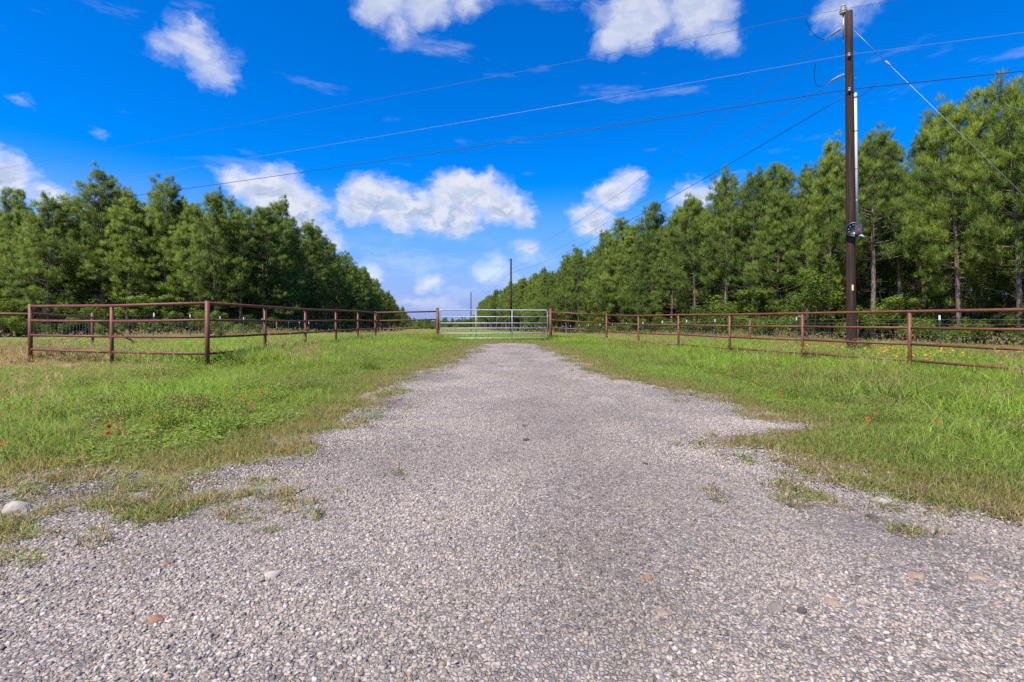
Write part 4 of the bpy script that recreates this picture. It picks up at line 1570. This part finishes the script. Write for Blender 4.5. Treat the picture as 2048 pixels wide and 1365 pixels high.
for r0_ in (34.5, 38.5, 43, 48, 54):
    for y_ in np.arange(14, 118, 3.6): add(r0_ - .165 * y_ + rt.normal(0, 1), y_ + rt.normal(0, .9), rt.uniform(13.4, 16.4) * (.91 + .09 * float(sst(24, 46, y_))))
for r0_ in (27.6, 31, 35):
    for y_ in np.arange(134 if r0_ < 30 else 103, 285, 3.6): add(r0_ - .165 * y_ + rt.normal(0, .9), y_ + rt.normal(0, .9), rt.uniform(13.4, 16.2))
for r0_ in (-17.6, -21.5, -25.5, -30):
    y0_ = 141 if r0_ > -18 else 54
    for y_ in np.arange(y0_, 198, 3.7): add(r0_ - .165 * y_ + rt.normal(0, .9), y_ + rt.normal(0, .9), rt.uniform(12.6, 14.6))
for r0_ in (-17.6, -21.5, -25.5):      # the left wood lowers and ends far down the cut
    for y_ in np.arange(199, 330, 4.0): add(r0_ - .165 * y_ + rt.normal(0, 1), y_ + rt.normal(0, 1), rt.uniform(11.5, 14) * (1 - .30 * (y_ - 199) / 130))
for y0_ in (52, 56, 60.5):
    for x_ in np.arange(-34, -72, -3.6): add(x_ + rt.normal(0, .9), y0_ + rt.normal(0, .8), rt.uniform(11.8, 14.0))
pts = np.array(pts)
scatter('forest', c_wood, np.stack([pts[:, 0], pts[:, 1], h(pts[:, 0], pts[:, 1]) - .05], 1), euler_z(len(pts), .02), pts[:, 2] / 14.2, rng.integers(0, 4, len(pts)), np.full(len(pts), .5),
        'dense pine wood behind the front rows on both sides', 'wood')
xf = np.concatenate([rt.uniform(-420, 160, 420), rt.uniform(-75, -20, 70), rt.uniform(-26, -14, 14)])
yf = np.concatenate([rt.uniform(560, 680, 420), rt.uniform(390, 470, 70), rt.uniform(290, 345, 14)])
scatter('far_treeline', c_wood, np.stack([xf, yf, h(xf, yf) - .5], 1), euler_z(len(xf), .02), np.concatenate([rt.uniform(.62, 1.0, 420), rt.uniform(.35, .62, 70), rt.uniform(.35, .7, 14)]), rng.integers(0, 4, len(xf)), np.full(len(xf), .5),
        'low far treeline closing the cut at the horizon', 'wood')


# ------------------------------------------------------------------ shrubs at the wood edge
def make_shrub(seed, wd, ht, nleaf, ls):
    r_ = np.random.default_rng(seed)
    nl = 9
    lc = np.stack([r_.normal(0, wd * .30, nl), r_.normal(0, wd * .30, nl), r_.uniform(.25, .88, nl) * ht], 1)
    lr = r_.uniform(.16, .32, nl) * wd
    ci = r_.integers(0, nl, nleaf)
    d = r_.normal(0, 1, (nleaf, 3))
    d /= np.linalg.norm(d, axis=1, keepdims=True)
    rad = r_.random(nleaf) ** .45
    p_ = lc[ci] + d * (lr[ci] * rad)[:, None] * np.array([1, 1, .8])
    p_[:, 2] = np.abs(p_[:, 2]) + .04
    nrm = d * .5 + r_.normal(0, .6, (nleaf, 3)) + np.array([0, 0, .5])
    a, s_, u_ = frame_of(nrm)
    sz2 = ls * r_.uniform(.6, 1.3, nleaf)[:, None]
    VV = np.stack([p_ - s_ * sz2, p_ + u_ * sz2 * .42, p_ + s_ * sz2 + a * sz2 * -.25, p_ - u_ * sz2 * .42], 1).reshape(-1, 3)
    q = np.arange(nleaf) * 4
    FF = np.stack([np.stack([q, q + 2, q + 1], 1), np.stack([q, q + 3, q + 2], 1)], 1).reshape(-1, 3)
    tone = np.clip(.5 + r_.normal(0, .16, nleaf) + (lc[ci, 0] * 0) + r_.normal(0, .12, nl)[ci], 0, 1)
    nr_ = np.repeat(d * .9 + r_.normal(0, .35, (nleaf, 3)), 4, 0)
    fol = new_mesh_obj('foliage', VV, orient(VV, FF, nr_), M['leaves'], attrs={'tone': np.repeat(tone, 4)})
    set_normals(fol, nr_)
    crown_normals[fol.name] = nr_
    SV, SF = [], []
    kk = 0
    for i in range(nl):
        b0 = np.array([r_.normal(0, .08), r_.normal(0, .08), -.1])
        vv, ff = tube_data([b0, (b0 + lc[i]) / 2 + r_.normal(0, .12, 3), lc[i]], [.022, .014, .006], 4, cap=False)
        SV += vv
        SF += [tuple(j + kk for j in g_) for g_ in ff]
        kk += len(vv)
    return new_mesh_obj('stem', SV, SF, M['stem']), fol


SHR = [make_shrub(40, 2.6, 2.3, 2600, .075), make_shrub(41, 3.0, 3.0, 3000, .080), make_shrub(42, 2.2, 1.6, 2000, .070), make_shrub(43, 2.4, 3.6, 2800, .085)]
c_under = source('undergrowth_bushes', [joined('under_bush', s_) for s_ in SHR])


def place_shrub(x, y, s_, label, group):
    e_ = empty('shrub', g3(x, y), label, 'shrub', group)
    e_.rotation_euler.z = rng.uniform(0, 6.28)
    e_.scale = (s_, s_, s_ * rng.uniform(.85, 1.15))
    for o in SHR[int(rng.integers(len(SHR)))]:
        c_ = o.copy()
        c_.parent = e_
        col.objects.link(c_)


y_, k_ = 19.5, 0
while y_ < 82 and k_ < 38:
    x_ = 25.6 - .165 * y_ + rt.normal(0, .8)
    if x_ / y_ < 1.1:
        place_shrub(x_, y_, rt.uniform(.6, 1.3), ORD[k_] + ' leafy shrub from the frame edge along the foot of the right wood', 'shrubs at the foot of the right wood')
        k_ += 1
    y_ += rt.uniform(1.3, 2.3)
x_, k_ = -25.2, 0
while x_ > -50:
    place_shrub(x_, 42.4 + rt.normal(0, .7), rt.uniform(.6, 1.15), ORD[k_] + ' leafy shrub from the corner along the road side of the left wood', 'shrubs at the foot of the left wood')
    k_ += 1
    x_ -= rt.uniform(1.6, 2.8)
y_, k_ = 44.5, 0
while y_ < 92:
    place_shrub(-15.9 - .165 * y_ + rt.normal(0, .5), y_, rt.uniform(.45, .9), ORD[k_] + ' leafy shrub from the corner along the cut side of the left wood', 'shrubs along the cut side of the left wood')
    k_ += 1
    y_ += rt.uniform(2.4, 4.2)
for lab, x_, y_, s_ in (('yellow-green bush by the wire fence left of the corner post', -15.6, 25.5, .45), ('yellow-green bush behind the wire fence right of the corner post', -18.6, 33.0, .55)):
    place_shrub(x_, y_, s_, lab, None)

ux, uy, us = [], [], []
for r0_ in (28.5, 31.5, 35, 39, 44):
    q = np.arange(14, 135 if r0_ < 33 else 80, 2.1)
    ux += list(r0_ - .165 * q + rt.normal(0, .8, len(q)))
    uy += list(q)
    us += list(rt.uniform(.5, 1.15, len(q)))
for r0_ in (-18.6, -21.5, -25):
    q = np.arange(48, 150, 2.4)
    ux += list(r0_ - .165 * q + rt.normal(0, .8, len(q)))
    uy += list(q)
    us += list(rt.uniform(.5, 1.0, len(q)))
for y0_ in (46, 49.5, 53.5, 58):
    q = np.arange(-27, -66, -2.2)
    ux += list(q)
    uy += list(y0_ + rt.normal(0, .8, len(q)))
    us += list(rt.uniform(.6, 1.2, len(q)))
for r0_, sc_ in ((47, 1.7), (51, 2.0), (56, 2.4)):      # taller thicket deep inside the woods
    q = np.arange(12, 130, 2.6)
    ux += list(r0_ - .165 * q + rt.normal(0, .8, len(q)))
    uy += list(q)
    us += list(rt.uniform(.8, 1.2, len(q)) * sc_)
for r0_, sc_ in ((31, 1.5), (35, 2.0)):
    q = np.arange(100, 290, 3.0)
    ux += list(r0_ + 3 - .165 * q + rt.normal(0, .8, len(q)))
    uy += list(q)
    us += list(rt.uniform(.8, 1.2, len(q)) * sc_)
for r0_, sc_ in ((-27, 1.5), (-32, 2.0), (-36, 2.3)):
    q = np.arange(66, 205, 2.8)
    ux += list(r0_ - .165 * q + rt.normal(0, .8, len(q)))
    uy += list(q)
    us += list(rt.uniform(.8, 1.2, len(q)) * sc_)
for y0_, sc_ in ((62, 1.6), (66, 2.0), (71, 2.4)):
    q = np.arange(-34, -84, -2.5)
    ux += list(q)
    uy += list(y0_ + rt.normal(0, .8, len(q)))
    us += list(rt.uniform(.8, 1.2, len(q)) * sc_)
ux, uy, us = np.array(ux), np.array(uy), np.array(us)
scatter('undergrowth', c_under, np.stack([ux, uy, h(ux, uy)], 1), euler_z(len(ux)), us, rng.integers(0, 4, len(ux)), np.full(len(ux), .5),
        'tangled leafy undergrowth inside the pine woods', 'undergrowth')


xf = np.concatenate([rt.uniform(-330, 120, 420), rt.uniform(-90, -22, 60)])
yf = np.concatenate([rt.uniform(540, 620, 420), rt.uniform(380, 450, 60)])
scatter('far_thicket', c_under, np.stack([xf, yf, h(xf, yf) - .3], 1), euler_z(len(xf)), np.concatenate([rt.uniform(2.0, 3.4, 420), rt.uniform(1.0, 1.7, 60)]), rng.integers(0, 4, len(xf)), np.full(len(xf), .5),
        'low hazy bushes at the foot of the far treeline', 'thicket')


# ------------------------------------------------------------------ wildflowers
def petal_mesh():
    VV, FF, RR = [], [], []
    np_ = 11
    for i in range(np_):
        a = 2 * math.pi * i / np_
        for (ra, of, z_) in ((.006, -.10, .004), (.006, .10, .004), (.021, .24, .003), (.029, .12, -.001), (.027, 0, .0), (.029, -.12, -.001), (.021, -.24, .003)):
            VV.append((ra * math.cos(a + of), ra * math.sin(a + of), z_ + (.002 if i % 2 else 0)))
            RR.append(ra / .029)
        b_ = i * 7
        FF.append(tuple(range(b_, b_ + 7)))
    return new_mesh_obj('petals', VV, FF, M['petal'], attrs={'rad': RR})


pet = petal_mesh()
dv, df = [], []
for r_, z_ in ((.0095, 0), (.009, .005), (.005, .009)):
    for j in range(9): dv.append((r_ * math.cos(j * .698), r_ * math.sin(j * .698), z_))
for i in range(2):
    for j in range(9): df.append((i * 9 + j, i * 9 + (j + 1) % 9, (i + 1) * 9 + (j + 1) % 9, (i + 1) * 9 + j))
df.append(tuple(18 + j for j in range(9)))
dsc = new_mesh_obj('flower_disc', dv, df, M['disc'])
sv, sf = tube_data([(0, 0, -.24), (.012, .004, -.12), (0, 0, -.002)], [.0022, .002, .0018], 5)
stm = new_mesh_obj('stem', sv, sf, M['gstem'])


def flower(x, y, s_, label, group, zf=.23):
    e_ = empty('wildflower', g3(x, y, zf), label, 'flower', group)
    e_.rotation_euler = (R(38) + rng.normal(0, .25), rng.normal(0, .25), rng.normal(0, .5))
    e_.scale = (s_, s_, s_)
    for o in (pet, dsc, stm):
        c_ = o.copy()
        c_.parent = e_
        if o is stm: c_.rotation_euler = (-R(34), 0, 0)
        col.objects.link(c_)


for grp, lab, sp_ in (
    ('red flowers at the left drive edge', 'red and orange blanket flower in the clump at the left drive edge', [(-2.8, 4.97), (-2.86, 5.28), (-2.65, 4.89), (-2.86, 5.35), (-2.72, 5.12)]),
    ('red flowers behind the left clump', 'blanket flower standing just behind the left drive-edge clump', [(-3.22, 6.19), (-3.34, 6.57), (-3.3, 5.89), (-3.54, 6.02)]),
    ('red flowers low on the left verge', 'blanket flower low in the clover of the left verge', [(-3.31, 3.97), (-3.21, 3.84), (-3.24, 3.98)]),
    ('red flowers at the left frame edge', 'blanket flower in long grass at the left frame edge', [(-5.61, 5.35), (-3.8, 3.6)]),
    ('single flowers in the left meadow', 'lone blanket flower in the left meadow before the fence', [(-4.88, 6.02), (-3.33, 4.51), (-3.96, 5.59), (-3.31, 7.42)]),
    ('dark red flowers on the right verge', 'dark red blanket flower in the clump on the right verge', [(3.67, 7.42), (3.71, 7.36), (3.8, 7.48), (3.87, 7.42), (3.6, 7.0)]),
    ('flowers behind the right clump', 'blanket flower behind the right verge clump, towards the fence', [(3.6, 8.44), (4.11, 9.06), (3.46, 8.36)]),
    ('pair of flowers on the right verge', 'blanket flower of the little group in front of the utility pole', [(3.47, 5.12), (3.52, 5.16), (3.45, 4.97)]),
    ('flowers in the right grass', 'blanket flower low in the short right grass', [(3.35, 4.55), (3.39, 4.51)])):
    for x_, y_ in sp_: flower(x_, y_, rng.uniform(.42, .85), lab, grp, rng.uniform(.17, .25))
flower(3.75, 4.28, .95, 'orange-rimmed blanket flower standing alone in the right grass', None)
flower(3.24, 5.82, .9, 'single small blanket flower right of the gravel spur', None)

# the drift of orange flowers under the wire fence, too many to count
fo = joined('orange_flower', (new_mesh_obj('a', np.array([q[:] for q in sv]), sf, M['gstem']), new_mesh_obj('b', np.array([q.co[:] for q in pet.data.vertices]), [tuple(p_.vertices) for p_ in pet.data.polygons], M['orange'])))
c_fl = source('orange_flowers', [fo])
x = np.concatenate([rng.uniform(9.5, 17.5, 900), rng.normal(11.6, .9, 300)])
y = np.concatenate([rng.uniform(11.5, 20.5, 900), rng.normal(14.6, .9, 300)])
k = (x < 18.5 - .165 * y) & (x > 4.9 + (22.7 - y) * .377) & (patchy(x, y, 1.4, .5) > .38)
x, y = x[k], y[k]
scatter('orange_wildflowers', c_fl, np.stack([x, y, h(x, y) + rng.uniform(.28, .46, len(x))], 1), np.stack([rng.normal(.5, .3, len(x)), rng.normal(0, .3, len(x)), rng.uniform(0, 6, len(x))], 1),
        rng.uniform(.5, 1.05, len(x)), np.zeros(len(x)), np.full(len(x), .5), 'drift of small orange wildflowers between the right fences', 'flowers')


# ------------------------------------------------------------------ single stones that stand out
def stone(x, y, w_, m__, label, flat=.5, seed=0, sub=2):
    rs_ = random.Random(seed)
    bm = bmesh.new()
    bmesh.ops.create_icosphere(bm, subdivisions=3, radius=1)
    planes = []
    for _ in range(15):
        n__ = Vector((rs_.gauss(0, 1), rs_.gauss(0, 1), rs_.gauss(0, 1))).normalized()
        planes.append((n__, rs_.uniform(.70, .98)))
    ky = rs_.uniform(.6, .85)
    for v in bm.verts:          # soft-edged facets
        d_ = v.co.normalized()
        q_ = sum(max(0.0, d_.dot(n__) / c__) ** 34 for n__, c__ in planes)
        r__ = min(q_ ** (-1 / 34) if q_ > 0 else 1.2, 1.2)
        r__ *= 1 + .035 * math.sin(d_.x * 9 + seed) * math.sin(d_.y * 8 + 2 * seed) + .02 * math.sin(d_.z * 17 + d_.x * 13 + seed)
        v.co = Vector((d_.x * r__, d_.y * r__ * ky, d_.z * r__ * flat)) * (w_ * .5)
    me = bpy.data.meshes.new('stone')
    bm.to_mesh(me)
    bm.free()
    me.materials.append(m__)
    for p_ in me.polygons: p_.use_smooth = True
    ob = bpy.data.objects.new('stone', me)
    ob.location = g3(x, y, .020 + w_ * .5 * flat * .12)
    ob.rotation_euler.z = rs_.uniform(-.4, .4)
    link(ob)
    return tag(ob, label, 'stone', 'single stones on the drive')


ST = [(-2.84, 2.77, .137, 'stone_white', 'large rounded white stone at the left edge of the gravel', .55),
      (2.25, 2.92, .185, 'stone_white', 'broad flat pale slab by the right grass edge', .16),
      (-1.29, 1.75, .058, 'stone_rust', 'rust-brown angular stone in the lower left gravel', .5),
      (-1.54, 2.15, .038, 'stone_rust', 'small orange-brown stone left of the cream stone', .55),
      (-1.02, 2.06, .080, 'stone_white', 'cream flat stone in the left half of the gravel', .35),
      (.13, 4.35, .075, 'stone_dark', 'dark stone in the middle of the drive, nearer of two', .6),
      (.13, 4.92, .062, 'stone_dark', 'dark stone in the middle of the drive, farther of two', .6),
      (1.0, 3.64, .045, 'stone_dark', 'small black stone on the right half of the drive', .7),
      (.99, 1.82, .060, 'stone_grey', 'grey chunky stone in the lower right gravel', .7),
      (1.08, 1.80, .040, 'stone_dark', 'black stone beside the grey chunky stone', .7),
      (1.98, 2.66, .060, 'stone_dark', 'dark lump in front of the pale slab', .6),
      (1.71, 2.05, .076, 'stone_tan', 'long tan stone in the right gravel', .3),
      (1.96, 2.04, .070, 'stone_tan', 'flat tan stone right of the long tan stone', .3),
      (1.23, 1.86, .058, 'stone_tan', 'wedge-shaped tan stone in the lower right gravel', .5),
      (.56, 1.79, .060, 'stone_tan', 'cream bar-shaped stone right of the drive centre', .3),
      (.57, 2.03, .042, 'stone_rust', 'reddish stone above the cream bar-shaped stone', .6),
      (1.67, 2.34, .042, 'stone_grey', 'pale grey triangular stone below the dark lump', .4),
      (-.08, 1.75, .040, 'stone_tan', 'small tan stone near the bottom centre', .5),
      (2.95, 4.13, .048, 'stone_white', 'small white stone lying in the right grass', .5),
      (2.21, 3.34, .040, 'stone_white', 'small white stone where the right grass begins', .6),
      (2.0, 2.25, .056, 'stone_grey', 'dark grey stone low in the right gravel', .5),
      (.36, 1.42, .046, 'stone_rust', 'brown pebble at the bottom edge right of centre', .6)]
for i, (x_, y_, w_, mk, lab, fl_) in enumerate(ST): stone(x_, y_, w_, M[mk], lab, fl_, seed=100 + i)
